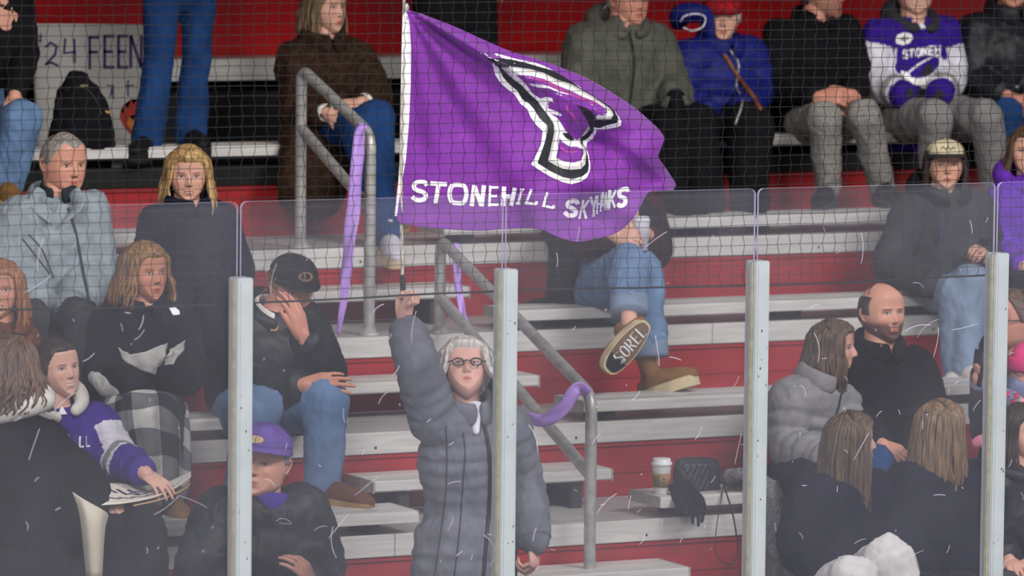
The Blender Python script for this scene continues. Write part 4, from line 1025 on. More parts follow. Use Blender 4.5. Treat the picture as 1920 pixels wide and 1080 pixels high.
p = person('seated woman in royal blue puffer jacket with red beanie and tan strap', PE, dict(head=(1353, 34), neck=(1350, 92), sL=(1294, 112), sR=(1402, 106), eL=(1276, 178, -.02), wL=(1330, 215, -.28), eR=(1424, 168, -.02), wR=(1390, 205, -.28), hip=(1345, 228), kL=(1302, 246, -.45), kR=(1408, 240, -.45), aL=(1322, 385, -.5), aR=(1405, 385, -.5)),
  head=dict(yaw=4, size=.225, fem=1, smile=.2, pitch=-3), skin=(202, 152, 130), jacket=dict(mat=M['c_blue'], bulk=1.28, sleeve=(.08, .07, .05), rib=(.06, .12), collar='high', amp=.004, voxel=.010), trousers=dict(mat=M['c_black'], r=(.12, .105, .09)), shoes=shoes2(M['blackshoe'], M['soleb']), hands={})
M['c_redknit'] = cloth('red_patterned_knit', 150, 26, 36, bump=.5, var=.5, scale=60)
short_hair(p, M['h_grey'], 'full', .03); beanie(p['root'], p['Mh'], p['hc'], p['h'], M['c_redknit'], z0=.19)
surf_line(p, 'shoulder_strap', [(1332, 74), (1352, 96), (1380, 140), (1408, 178), (1424, 205)], .011, M['leather'], flat=1)
surf_line(p, 'zip', [(1366, 92), (1384, 120), (1380, 160), (1392, 190), (1380, 232)], .006, M['zipg'], flat=1)
hp = [P(1262+34*cos(a)*.0+q, w_, PE-.12) for a, q, w_ in [(0, 8, 30), (0, 14, 48), (0, 30, 62), (0, 54, 62), (0, 64, 80)]]
mesh_obj('hood', *tube([P(1272, 44, PE+.05), P(1276, 28, PE), P(1300, 24, PE-.05), P(1322, 30, PE-.05), P(1330, 60, PE-.05)], [(.03, .04), (.045, .05), (.045, .05), (.04, .04), (.03, .03)], n=14, seg=20), M['c_blue'], p['jacket'])
mesh_obj('hood_piping', *tube([P(1276, 40, PE-.10), P(1284, 30, PE-.12), P(1305, 26, PE-.12), P(1322, 32, PE-.12), P(1318, 50, PE-.12), P(1298, 58, PE-.12), P(1282, 52, PE-.12)], [.004]*7, n=6, seg=24), M['c_white'], p['jacket'])
p = person('seated man in black quarter-zip with clasped hands and grey check trousers', PE, dict(head=(1545, -12), neck=(1526, 40), sL=(1464, 66), sR=(1586, 58), eL=(1452, 160, -.04), wL=(1532, 182, -.34), eR=(1608, 150, -.04), wR=(1598, 178, -.34), hip=(1530, 232), kL=(1546, 222, -.5), kR=(1622, 218, -.5), aL=(1552, 352, -.42), aR=(1652, 346, -.42)),
  head=dict(yaw=62, size=.25, beard=(90, 66, 52, .35), jaw=1.1), skin=RUDDY, jacket=dict(mat=M['c_black'], bulk=1.12, collar='lapel', sleeve=(.075, .066, .052)), trousers=dict(mat=M['c_check'], r=(.098, .075, .062)), shoes=shoes2(M['blackshoe'], M['soled']),
  hands=dict(L=dict(dir=(1, .35, .1), back=(-.1, .9, .5), pose='grip', scale=1.1), R=dict(dir=(-1, .45, .1), back=(.2, .8, .6), pose='grip', scale=1.1)))
short_hair(p, M['h_dark'])
def band_jersey(wm, pm, gm, lo=.32, hi=.80, cuff=.86):
    def fn(c, j):
        for s_, e_, w_ in (('sL', 'eL', 'wL'), ('sR', 'eR', 'wR')):
            a, b, d = j[s_], j[e_], j[w_]; L1 = np.linalg.norm(b-a); L2 = np.linalg.norm(d-b)
            t1 = np.clip((c-a)@(b-a)/L1**2, 0, 1); t2 = np.clip((c-b)@(d-b)/L2**2, 0, 1); d1 = np.linalg.norm(c-a-(b-a)*t1); d2 = np.linalg.norm(c-b-(d-b)*t2)
            lat = abs((c-j['neck'])@nrm(j['sR']-j['sL'])); Wj = np.linalg.norm(j['sR']-j['sL'])
            if min(d1, d2) < .104 and (lat > .47*Wj or t2 > .15):
                s = (t1*L1 if d1 < d2 else L1+t2*L2)/(L1+L2)
                if s > lo: return 1 if s < hi-.12 else 2 if s < hi-.04 else 1 if s < hi else 0
        return 0
    return ([pm, wm, gm], fn)
p = person('seated person in purple and white team jersey with grey trousers', PE, dict(head=(1716, -20), neck=(1712, 44), sL=(1650, 68), sR=(1768, 64), eL=(1632, 150, -.02), wL=(1700, 180, -.30), eR=(1786, 142, -.02), wR=(1760, 176, -.30), hip=(1706, 226), kL=(1752, 222, -.5), kR=(1848, 220, -.5), aL=(1752, 350, -.42), aR=(1868, 350, -.42)),
  head=dict(yaw=6, size=.25, smile=.7), skin=FAIR, jacket=dict(bands=band_jersey(M['c_white'], M['c_purple'], M['c_greyb'], .10, .90), name='jersey', voxel=.008, bulk=1.16, sleeve=(.078, .072, .056), collar='hood', collarm=M['c_charcoal']), trousers=dict(mat=M['c_greytr'], r=(.115, .082, .066)), shoes=shoes2(M['blackshoe'], M['soleb']), hands={})
short_hair(p, M['h_short'])
surf_poly(p, 'waist_band', [(1700, 166), (1768, 166), (1770, 184), (1698, 184)], M['c_charcoal'])
C4 = lambda pts: [(1590+x/5.4, y/5.4) for x, y in pts]
for nm, pts, m, o_ in [('jersey_mark', [(735, 205), (790, 292), (695, 295)], M['white'], .004), ('jersey_patch', [(475, 400), (500, 350), (570, 330), (640, 345), (655, 390), (620, 440), (550, 460), (490, 440)], M['white'], .004), ('jersey_patch', [(510, 395), (570, 360), (620, 390), (570, 425)], M['c_greyb'], .006),
   ('jersey_bird', [(530, 710), (600, 730), (700, 650), (800, 590), (920, 545), (950, 600), (930, 690), (870, 760), (980, 850), (970, 890), (870, 900), (760, 870), (600, 845), (555, 790)], M['white'], .004), ('jersey_bird', [(620, 740), (720, 660), (860, 570), (915, 580), (915, 680), (850, 760), (700, 790), (640, 780)], M['c_purple'], .006), ('jersey_bird', [(720, 740), (780, 660), (850, 640), (850, 700), (880, 740), (780, 770)], M['navyp'], .008)]:
    surf_poly(p, nm, C4(pts), m, o_)
GL = {'S': [[(1, .1), (.2, .0), (.05, .3), (.9, .6), (.8, 1), (0, .9)]], 'T': [[(0, .05), (1, .05)], [(.5, 0), (.5, 1)]], 'O': [[(.5, 0), (.05, .2), (.05, .8), (.5, 1), (.95, .8), (.95, .2), (.45, 0)]], 'N': [[(.05, 1), (.05, 0)], [(.05, 0), (.95, 1)], [(.95, 1), (.95, 0)]], 'E': [[(.1, 0), (.1, 1)], [(0, .03), (.95, .03)], [(0, .5), (.8, .5)], [(0, .97), (.95, .97)]],
      'H': [[(.1, 0), (.1, 1)], [(.9, 0), (.9, 1)], [(.1, .5), (.9, .5)]], 'F': [[(.1, 0), (.1, 1)], [(0, .03), (.95, .03)], [(0, .48), (.8, .48)]], '2': [[(.05, .2), (.4, 0), (.85, .15), (.75, .5), (.05, .95)], [(0, .93), (.5, .85), (1, 1)]], '4': [[(.1, 0), (.0, .6), (.95, .55)], [(.8, .0), (.85, 1)]], 'L': [[(.1, 0), (.1, 1)], [(0, .96), (.9, .96)]], 'I': [[(.5, 0), (.5, 1)]],
      'R': [[(.1, 1), (.1, 0), (.7, .05), (.9, .25), (.7, .5), (.1, .52)], [(.4, .5), (.95, 1)]], '9': [[(.85, .4), (.4, .5), (.1, .3), (.3, .02), (.75, .05), (.88, .3), (.85, .7), (.5, 1), (.2, .95)]], '#': [[(.3, 0), (.2, 1)], [(.75, 0), (.65, 1)], [(0, .33), (1, .33)], [(0, .68), (.95, .68)]], '3': [[(.1, .1), (.6, 0), (.85, .25), (.4, .48), (.9, .7), (.6, 1), (.05, .9)]]}
def word(s, x, y, w_, h_, gap=.25, dyx=0.0):
    out = []
    for i, ch in enumerate(s):
        if ch == ' ': continue
        for st in GL[ch]: out.append([(x+i*w_*(1+gap)+u*w_, y+v*h_+dyx*(i*w_*(1+gap)+u*w_)) for u, v in st])
    return out
surf_text(p, 'lettering', word('STONEH', 1693, 95, 9, 15, .32, -.14), 3.6, M['white'])
surf_text(p, 'sleeve_number', word('9', 1604, 96, 14, 26), 4, M['c_purple'])
p = person('seated person in black jacket at the top right edge', PE, dict(head=(1898, -28), neck=(1892, 30), sL=(1832, 60), sR=(1956, 56), eL=(1824, 155, -.02), wL=(1885, 178, -.30), eR=(1975, 150), wR=(1935, 178, -.3), hip=(1895, 222), kL=(1890, 214, -.45), kR=(1962, 214, -.45), aL=(1905, 335, -.45), aR=(1970, 335, -.45)),
  head=dict(yaw=0, size=.24), skin=RUDDY, jacket=dict(mat=M['c_blackshell'], bulk=1.22, collar='high', sleeve=(.08, .072, .055)), trousers=dict(mat=M['denimd']), shoes=shoes2(M['blackshoe'], M['soleb']))
short_hair(p, M['h_dark'])
surf_line(p, 'pocket_zip', [(1884, 155), (1900, 162), (1908, 163)], .003, M['white'])

# ---- middle rows
p = person('silver-haired man in pale grey parka at the upper left, looking right', PC, dict(head=(120, 308), neck=(102, 378), sL=(38, 412), sR=(160, 402), eL=(12, 515, -.03), wL=(80, 572, -.28), eR=(176, 510, -.03), wR=(130, 580, -.3), hip=(92, 588), kL=(60, 600, -.45), kR=(150, 595, -.45), aL=(50, 765, -.5), aR=(150, 755, -.5)),
  head=dict(yaw=38, pitch=-8, size=.25, jaw=1.12, brow=(120, 108, 100), squint=.1), skin=(204, 146, 126), jacket=dict(mat=M['c_parka'], bulk=1.24, collar='lapel', sleeve=(.085, .078, .058), amp=.011, sx=5.5), trousers=dict(mat=M['c_charcoal']), shoes=shoes2(M['blackshoe'], M['soleb']), hands={})
short_hair(p, M['h_short'], 'short', .012, .004)
jn = p['j']['neck']; mesh_obj('inner_collar', *tube([jn+R0*.07*sin(a)-FL*.075*cos(a)+R0*.02+UP*(.055-.03*cos(a)) for a in np.linspace(.35, 5.9, 26)], [(.032, .010)]*26, n=10, side=UP), M['c_slate'], p['jacket'])
for s in (-1, 1): mesh_obj('lapel', *tube([jn+R0*(.02+s*.065)+UP*.045-FL*.07, jn+R0*(.02+s*.085)-UP*.01-FL*.11, jn+R0*(.025+s*.03)-UP*.07-FL*.15], [(.030, .010), (.034, .009), (.010, .006)], n=10, seg=10, side=dirv(s*.7, .4, .3)), M['c_parka'], p['jacket'])
surf_line(p, 'zip', [(128, 392), (140, 430), (150, 480), (158, 520), (166, 565)], .006, M['c_slate'], flat=.8)
surf_line(p, 'zip_pull', [(130, 372), (134, 384), (137, 396)], .004, M['white'], flat=1.5)
for ln in ([(42, 448), (66, 478), (92, 512)], [(54, 440), (80, 470), (100, 520)]): surf_line(p, 'seam', ln, .003, M['c_slate'])
p = person('blonde woman in dark navy jacket, seated upper left beneath the standing jeans', PC, dict(head=(352, 328), neck=(350, 392), sL=(298, 424), sR=(408, 418), eL=(276, 520, -.02), wL=(330, 575, -.28), eR=(440, 512, -.02), wR=(390, 580, -.28), hip=(358, 592), kL=(318, 600, -.45), kR=(400, 596, -.45), aL=(310, 755, -.5), aR=(410, 750, -.5)),
  head=dict(yaw=8, pitch=-8, size=.228, fem=1, smile=.5), skin=FAIR, jacket=dict(mat=M['c_navy'], bulk=1.2, collar='high', sleeve=(.078, .07, .052)), trousers=dict(mat=M['c_navy']), shoes=shoes2(M['blackshoe'], M['soleb']), hands={})
long_locks(p, M['h_blonde'], .055, seed=11, n=190, spread=1.3, wave=.012, face=48)
p = person('woman with wavy honey-brown hair in dark fleece vest, seated under the check blanket', PB, dict(head=(272, 512), neck=(262, 580), sL=(210, 615), sR=(330, 606), eL=(196, 712, -.02), wL=(258, 730, -.34), eR=(352, 700, -.02), wR=(318, 715, -.34), hip=(262, 768), kL=(235, 780, -.45), kR=(312, 772, -.45), aL=(262, 945, -.42), aR=(322, 940, -.42)),
  head=dict(yaw=42, pitch=-2, size=.235, fem=1, smile=.2), skin=TAN, jacket=dict(mat=M['c_black'], bulk=1.2, collar='stand', collarm=M['c_navy'], sleeve=(.076, .068, .052), amp=.009), trousers=dict(mat=M['c_charcoal']), shoes={'L': dict(toe=(-.3, 1, 0), mat=M['tan'], sole=M['solec']), 'R': dict(toe=(.3, 1, 0), mat=M['tan'], sole=M['solec'])}, hands={})
long_locks(p, M['h_gold'], .015, seed=21, n=180, spread=1.5, wave=.02, face=55)
VEST = p
surf_poly(p, 'chest_panel', [(302, 560), (330, 560), (372, 600), (378, 650), (312, 650), (300, 600)], M['c_navy'], .006)
surf_poly(p, 'chest_logo', [(316, 580), (326, 578), (334, 584), (335, 591), (322, 590)], M['white'], .009)
surf_poly(p, 'zip_pull', [(285, 570), (288, 570), (290, 579), (284, 579)], M['white'], .009)
p = person('ginger-haired person in brown coat at the left edge', PB, dict(head=(2, 545), neck=(0, 610), sL=(-60, 645), sR=(44, 645), eL=(-75, 740), wL=(-20, 770, -.3), eR=(58, 735, -.02), wR=(20, 770, -.3), hip=(-5, 795), kL=(-40, 800, -.45), kR=(40, 800, -.45), aL=(-40, 960, -.45), aR=(40, 955, -.45)),
  head=dict(yaw=-4, size=.225, fem=1, smile=.6), skin=TAN, jacket=dict(mat=M['c_ginger'], bulk=1.1, collar='hood', amp=.009), trousers=dict(mat=M['c_black']), shoes=shoes2(M['blackshoe'], M['soleb']), hands={})
long_locks(p, M['h_ginger'], .06, seed=5, n=130, spread=1.1, face=50, wave=.01)
p = person('curly-haired person in black coat with cream hood, nearest at lower left', 1.72, dict(head=(18, 690), neck=(12, 775), sL=(-60, 832), sR=(78, 842), eL=(-70, 960), wL=(20, 1010, -.3), eR=(160, 925, -.05), wR=(148, 1010, -.25), hip=(36, 1060), kL=(0, 1080, -.42), kR=(90, 1070, -.42), aL=(0, 1240, -.42), aR=(100, 1240, -.42)),
  head=dict(yaw=-150, size=.24, fem=1), skin=FAIR, jacket=dict(mat=M['c_black'], bulk=1.32, collar='hood', collarm=M['c_cream'], front=(-1, -.2, 0), sleeve=(.085, .08, .062), amp=.009), trousers=dict(mat=M['c_black'], r=(.12, .09, .07)), shoes=shoes2(M['blackshoe'], M['soleb']), hands={})
long_locks(p, M['h_brown'], .03, seed=8, n=230, spread=2.0, wave=.035, face=35, rad=.0055)
p = person('smiling woman with pulled-back dark hair in purple and white jersey, holding a sign', PA, dict(head=(108, 692), neck=(104, 762), sL=(66, 815), sR=(180, 798), eL=(110, 900, -.05), wL=(180, 935, -.36), eR=(218, 858, -.12), wR=(268, 884, -.34), hip=(158, 965), kL=(205, 1012, -.45), kR=(262, 1002, -.48), aL=(200, 1150, -.45), aR=(280, 1150, -.45)),
  head=dict(yaw=44, pitch=2, roll=-4, size=.225, fem=1, smile=.9, brow=(70, 50, 40)), skin=(212, 164, 146), jacket=dict(bands=band_jersey(M['c_white'], M['c_purple2'], M['c_greyb'], .12, .66), name='jersey', voxel=.008, bulk=1.14, collar='hood', collarm=M['c_cream'], sleeve=(.074, .07, .05), cuffm=M['c_purple2']), trousers=dict(mat=M['c_black'], r=(.115, .095, .085)), shoes=shoes2(M['blackshoe'], M['soleb']),
  hands=dict(R=dict(dir=(.75, .5, -.45), back=(.2, .55, .8), pose='flat', fore=.04, scale=.82), L=dict(dir=(.7, .5, -.2), pose='grip')))
ax = p['Mh']; hb = p['hc']+ax@np.array([0, .42, .05])*p['h']
ponytail(p, M['h_dark'], [hb, hb+ax@np.array([0, .10, .0])*.5, hb+ax@np.array([0, .10, -.1])*.5-UP*.10, hb-UP*.2+FL*.05], seed=3, n=50)
mesh_obj('earring', *ell(p['hc']+ax@np.array([-.36, .05, -.16])*p['h'], (.005, .005, .006)), M['zipg'], p['root'])
surf_poly(p, 'jersey_mark', [(116, 765), (124, 779), (108, 780)], M['white'], .012)
surf_text(p, 'lettering', word('LL', 148, 818, 9, 20, .35, -.05), 3.4, M['white'], .006)
p = person('man in black cap and dark jacket covering his face with one hand', PB, dict(head=(548, 538), neck=(512, 598), sL=(448, 628), sR=(570, 610), eL=(446, 735, -.02), wL=(566, 722, -.38), eR=(612, 702, -.22), wR=(570, 634, -.36), hip=(480, 772), kL=(486, 768, -.45), kR=(612, 752, -.42), aL=(448, 945, -.45), aR=(604, 908, -.42)),
  head=dict(yaw=30, pitch=-20, size=.24, jaw=1.05), skin=RUDDY, jacket=dict(mat=M['c_charcoal'] if 0 else M['c_blackshell'], bulk=1.22, collar='hood', sleeve=(.08, .074, .052), inner=M['c_cream']), trousers=dict(mat=M['deniml'], r=(.11, .09, .072)),
  shoes={'R': dict(toe=(.8, .6, -.05), mat=M['brownboot'], sole=M['soleg'], L=.30, boot=.05), 'L': dict(toe=(-.2, 1, 0), mat=M['brownboot'], sole=M['soleg'], L=.29, boot=.04)},
  hands=dict(R=dict(dir=(-.30, .1, 1), back=(.75, .65, 0), pose='flat', fore=.10, scale=1.08), L=dict(dir=(1, .25, .15), back=(-.1, .9, .4), pose='flat', fore=.06, scale=1.08)))
short_hair(p, M['h_gold'], 'short', .03)
M['gold'] = mat('gold_badge', rgb(190, 150, 84), .5)
cap_hat(p['root'], p['Mh'], p['hc'], p['h'], M['c_black'], M['c_black'], logo=([[(22*cos(a), .36+.07*sin(a)) for a in np.linspace(0, 6.1, 14)]], mat('bronze_badge', rgb(120, 90, 60), .6)))
surf_poly(p, 'pin', [(506, 614), (512, 603), (520, 612), (517, 620), (506, 621)], M['gold'], .012)
p = person('smiling man in purple and cream mesh cap and black shell jacket at bottom left', PZ_, dict(head=(488, 868), neck=(500, 956), sL=(420, 968), sR=(560, 962), eL=(376, 1075, -.03), wL=(450, 1130, -.32), eR=(596, 1062, -.05), wR=(588, 1098, -.33), hip=(480, 1160), kL=(425, 1170, -.45), kR=(545, 1165, -.45), aL=(420, 1350, -.4), aR=(550, 1340, -.4)),
  head=dict(yaw=-12, pitch=2, roll=6, size=.268, smile=.35, jaw=1.25, wide=1.08, brow=(150, 130, 115), squint=.1), skin=(206, 150, 128), jacket=dict(mat=M['c_blackshell'], bulk=1.34, collar='lapel', sleeve=(.088, .08, .06), amp=.010, sx=6), trousers=dict(mat=M['c_black']), shoes=shoes2(M['blackshoe'], M['soleb']), hands=dict(R=dict(dir=(-.35, .5, .7), back=(.7, .6, .2), pose='relaxed', fore=.06)))
short_hair(p, M['h_short'], 'short', .012, .006, wide=1.08)
M['mesh'] = mat('cream_cap_mesh', rgb(196, 188, 176), .8, var=.2, scale=90)
M['c_cap'] = cloth('faded_purple_twill', 96, 74, 146); cap_hat(p['root'], p['Mh'], p['hc']+UP*.004, p['h'], M['c_cap'], M['c_cap'], back=M['mesh'], wide=1.08, logo=([[(17*cos(a), .345+.05*sin(a)) for a in np.linspace(0, 6.1, 16)]], mat('gold_patch', rgb(176, 150, 96), .6, var=.25, scale=80)))
jn = p['j']['neck']; mesh_obj('neck_gaiter', *tube([jn+UP*(.012+.028*(1+sin(a))*.5-.0)+R0*.078*cos(a)-FL*.082*sin(a) for a in np.linspace(0, 6.28, 34)], [(.036, .014)]*34, n=10, side=UP, cap=False), M['c_purple2'], p['root'])
surf_text(p, 'chest_logo', [[(516, 978), (526, 972), (536, 973), (546, 980)], [(522, 981), (546, 982)]], 1.8, M['zipg'], .004)
surf_line(p, 'zip', [(488, 985), (484, 1030), (482, 1080)], .004, M['zip'])

# ---- the woman waving the flag
p = person('silver-haired woman in long grey quilted coat waving the flag overhead', .50, dict(head=(872, 694), neck=(872, 768), sL=(812, 786, -.02), sR=(950, 800), eL=(785, 690, -.10), wL=(758, 606, .02), eR=(982, 905, .02), wR=(1000, 1010, -.10), hip=(874, 1010, .05), kL=(836, 1190, .0), kR=(912, 1190, .0), aL=(836, 1368, .08), aR=(912, 1362, .05)),
  head=dict(yaw=6, pitch=24, size=.222, fem=1, brow=(150, 140, 132)), skin=(206, 158, 142), jacket=dict(mat=M['c_greycoat'], name='quilted_coat', bulk=1.16, sleeve=(.082, .072, .058), cuff=dict(sL=.035), rib=(.055, .12), amp=.005, voxel=.009, collar='high', waist=.98, ry=.66, coat=dict(pts=[(872, 1250, .0), (872, 1160, .0), (872, 1080, .02), (873, 1010, .03)], rx=[.235, .225, .212, .20], k=[.75, .75, .74, .74])),
  trousers=dict(mat=M['c_black'], r=(.085, .06, .05)), shoes={'L': dict(toe=(-.2, 1, 0), **bs), 'R': dict(toe=(.2, 1, 0), **bs)},
  hands=dict(L=dict(dir=(0, .12, 1), back=(-.75, -.65, 0), pose='fist', fore=.10, scale=1.1), R=dict(dir=(.05, .25, -1), back=(.85, .3, .1), pose='grip', fore=.05)))
long_locks(p, M['h_grey'], .03, seed=31, n=260, spread=2.0, flare=.03, puff=.20, wave=.018, face=46, part=-.03, thick=.085, back=.0)
glasses(p['root'], p['Mh'], p['hc'], p['h'], mat('dark_frame', rgb(34, 28, 34), .3))
mesh_obj('shirt_collar', *tube([p['j']['neck']+dirv(.5, 1, .1)*.075+UP*.02, p['j']['neck']+dirv(.45, 1, -.2)*.10-UP*.05], [(.028, .012), (.012, .01)], n=10, seg=6, side=R0), M['c_white'], p['root'])
surf_line(p, 'zip', [(900, 772), (914, 830), (918, 900), (914, 980), (906, 1079)], .007, M['zip'], flat=.7)
for ln in ([(836, 800), (838, 860), (836, 920), (828, 990), (815, 1079)], [(868, 812), (872, 850), (868, 905), (862, 990), (852, 1079)], [(960, 830), (962, 900), (956, 980), (958, 1079)]): surf_line(p, 'quilt_seam', ln, .0028, M['c_charcoal'], flat=.3)

# ---- seated behind the flag with the boots
p = person('person in torn blue jeans and tan lace-up boots, upper body hidden by the flag', PC, dict(head=(1165, 290), neck=(1163, 350), sL=(1112, 382), sR=(1216, 386), eL=(1100, 462, -.05), wL=(1148, 440, -.33), eR=(1234, 470, -.05), wR=(1214, 440, -.33), hip=(1150, 545), kL=(1178, 496, -.46), kR=(1206, 512, -.36), aL=(1180, 622, -.62), aR=(1222, 708, -.46)),
  head=dict(yaw=5, size=.22, fem=1), skin=FAIR, jacket=dict(mat=M['maroon'], bulk=1.05, sleeve=(.066, .06, .048)), trousers=dict(mat=M['deniml'], r=(.105, .082, .078), amp=.010, cut=dict(L=.50, R=.64)),
  shoes={'L': dict(mat=M['tan'], sole=M['solec'], toe=(-.62, .25, -.74), up=(-.12, -.92, .30), L=.25, name='boot', boot=.02), 'R': dict(mat=M['tan'], sole=M['solec'], toe=(.80, .50, .34), L=.255, name='boot', boot=.06)},
  hands=dict(R=dict(dir=(-.6, .5, .3), back=(.3, .9, .2), pose='grip', fore=.09), L=dict(dir=(.9, .5, .0), back=(-.2, .8, .5), pose='grip', fore=.09)))
long_locks(p, M['h_brown'], .05, seed=4, n=60)
mesh_obj('black_sleeve', *tube([P(1205, 392, PC-.05), P(1226, 430, PC-.06), P(1238, 470, PC-.1), P(1226, 498, PC-.16)], [.05, .06, .055, .035], n=16, seg=14), M['c_black'], p['root'])
SOLE = p['shoeL']
# ---- dark trouser leg beside
p = person('person in black coat and wide black trousers behind the flag, seated on the fifth row', PD, dict(head=(1086, 222), neck=(1086, 278), sL=(1030, 300), sR=(1140, 300), eL=(1024, 370), wL=(1050, 420, -.25), eR=(1150, 370), wR=(1120, 420, -.25), hip=(1085, 408), kL=(1078, 444, -.45), kR=(1112, 440, -.45), aL=(1068, 562, -.52), aR=(1100, 566, -.52)),
  head=dict(yaw=0, size=.22), jacket=dict(mat=M['c_black'], bulk=1.1), trousers=dict(mat=M['c_black'], r=(.12, .11, .10)), shoes={'L': dict(toe=(-1, .3, 0), **bs), 'R': dict(toe=(-.9, .5, 0), **bs)}, hands=dict(L=dict(), R=dict()))
short_hair(p, M['h_dark'])
# ---- right side
p = person('woman in cream baseball cap and charcoal jacket, jeans, seated upper right', PC, dict(head=(1772, 312), neck=(1766, 368), sL=(1710, 402), sR=(1828, 396), eL=(1668, 500, -.02), wL=(1750, 535, -.30), eR=(1852, 480, -.02), wR=(1832, 496, -.36), hip=(1772, 545), kL=(1792, 552, -.40), kR=(1822, 528, -.44), aL=(1792, 700, -.42), aR=(1815, 690, -.50)),
  head=dict(yaw=4, size=.222, fem=1, pitch=2), skin=(196, 146, 124), jacket=dict(mat=M['c_charcoal'], bulk=1.2, collar='hood', collarm=M['c_black'], sleeve=(.08, .072, .054)), trousers=dict(mat=M['denimp'], r=(.09, .075, .062)), shoes=shoes2(M['c_cream'], M['solec']), hands=dict(R=dict(dir=(.1, .6, .7), back=(.5, -.4, .5), pose='grip', fore=.05)))
long_locks(p, M['h_dark'], .03, seed=14, n=90, face=62, spread=.6)
M['capcream'] = cloth('cream_cap', 206, 192, 160)
cap_hat(p['root'], p['Mh'], p['hc'], p['h'], M['capcream'], M['c_charcoal'], logo=([stroke_poly([(-24, .34), (-16, .40), (-8, .34), (0, .40), (8, .34), (16, .39), (24, .35)], .028)], M['navyp']))
surf_line(p, 'zip', [(1768, 400), (1764, 440), (1758, 480), (1752, 520)], .004, mat('blue_zip', rgb(40, 60, 96), .5))
p = person('brown-haired person in violet jacket at the right edge', PC, dict(head=(1930, 285), neck=(1928, 345), sL=(1880, 372), sR=(1990, 372), eL=(1872, 470), wL=(1920, 500, -.3), eR=(2000, 470), wR=(1950, 500, -.3), hip=(1930, 540), kL=(1915, 540, -.44), kR=(1975, 540, -.44), aL=(1915, 690, -.45), aR=(1980, 690, -.45)),
  head=dict(yaw=-10, size=.23, fem=1), skin=FAIR, jacket=dict(mat=M['c_violet'], bulk=1.2, collar='hood'), trousers=dict(mat=M['c_navy']), shoes=shoes2(M['blackshoe'], M['soleb']))
long_locks(p, M['h_brown'], .06, seed=15, n=100, spread=1.4)
p = person('woman with long brown hair in light grey puffer jacket, turned right', PA, dict(head=(1566, 655), neck=(1538, 722), sL=(1484, 752), sR=(1578, 746), eL=(1474, 838, -.04), wL=(1552, 862, -.30), eR=(1590, 830, -.08), wR=(1566, 868, -.32), hip=(1508, 890), kL=(1540, 905, -.45), kR=(1590, 900, -.45), aL=(1540, 1070, -.45), aR=(1600, 1065, -.45)),
  head=dict(yaw=72, pitch=2, size=.23, fem=1, smile=.5), skin=(206, 156, 140), jacket=dict(mat=M['c_puffer'], name='puffer_jacket', bulk=1.26, sleeve=(.082, .074, .055), rib=(.06, .24), amp=.004, voxel=.009, collar='stand', front=(.7, .7, 0)), trousers=dict(mat=M['c_navy']), shoes=shoes2(M['blackshoe'], M['soleb']), hands=dict(L=dict(dir=(.9, .4, -.2), pose='grip')))
long_locks(p, M['h_ash'], .055, seed=17, n=190, spread=1.3, face=48, wave=.01)
surf_line(p, 'zip', [(1578, 735), (1570, 770), (1560, 800), (1540, 840)], .0045, M['zip'])
p = person('bearded balding man in black jacket, beside the grey puffer jacket', PA, dict(head=(1655, 588), neck=(1648, 660), sL=(1598, 694), sR=(1716, 690), eL=(1592, 790, -.02), wL=(1650, 832, -.30), eR=(1742, 785, -.02), wR=(1700, 838, -.30), hip=(1655, 880), kL=(1640, 872, -.46), kR=(1730, 880, -.45), aL=(1645, 1050, -.45), aR=(1735, 1050, -.45)),
  head=dict(yaw=34, size=.245, beard=(70, 44, 34, .85), wide=1.02, jaw=1.05, brow=(54, 36, 28)), skin=(204, 146, 124), jacket=dict(mat=M['c_black'], bulk=1.2, collar='high', sleeve=(.078, .07, .054)), trousers=dict(mat=M['denim'], r=(.10, .08, .06)), shoes=shoes2(M['blackshoe'], M['soleb']), hands=dict(L=dict(dir=(.6, .6, -.2), pose='relaxed')))
short_hair(p, M['h_dark'], 'bald', .02, .006, wide=1.02)
p = person('girl with long straight brown hair and white trousers at lower right', PZ_, dict(head=(1600, 828), neck=(1582, 895), sL=(1522, 935), sR=(1638, 930), eL=(1500, 1030, -.02), wL=(1560, 1070, -.25), eR=(1660, 1020, -.02), wR=(1640, 1060, -.3), hip=(1565, 1118), kL=(1598, 1092, -.42), kR=(1668, 1052, -.36), aL=(1560, 1260, -.45), aR=(1720, 1210, -.45)),
  head=dict(yaw=98, size=.228, fem=1), skin=(210, 164, 148), jacket=dict(mat=M['c_navy'], bulk=1.28, collar='none', front=(1, -.1, 0), sleeve=(.082, .076, .056)), trousers=dict(mat=M['c_whitetr'], r=(.12, .098, .08)), shoes=shoes2(M['c_white'], M['solec']), hands={})
long_locks(p, M['h_ash'], .19, seed=18, n=240, spread=1.0, face=55, taper=.6)
p = person('girl with long straight light brown hair in black jacket at lower right', PZ_, dict(head=(1768, 806), neck=(1756, 872), sL=(1700, 912), sR=(1818, 906), eL=(1684, 1010, -.02), wL=(1730, 1060, -.25), eR=(1838, 1000, -.02), wR=(1800, 1055, -.3), hip=(1756, 1112), kL=(1740, 1110, -.45), kR=(1810, 1105, -.45), aL=(1735, 1290, -.45), aR=(1815, 1280, -.45)),
  head=dict(yaw=112, size=.23, fem=1), skin=(210, 164, 148), jacket=dict(mat=M['c_navy'], bulk=1.26, collar='none', front=(1, -.1, 0), sleeve=(.082, .076, .056)), trousers=dict(mat=M['c_black']), shoes=shoes2(M['blackshoe'], M['soleb']), hands={})
long_locks(p, M['h_lbrown'], .17, seed=19, n=240, spread=1.1, face=50, taper=.6)
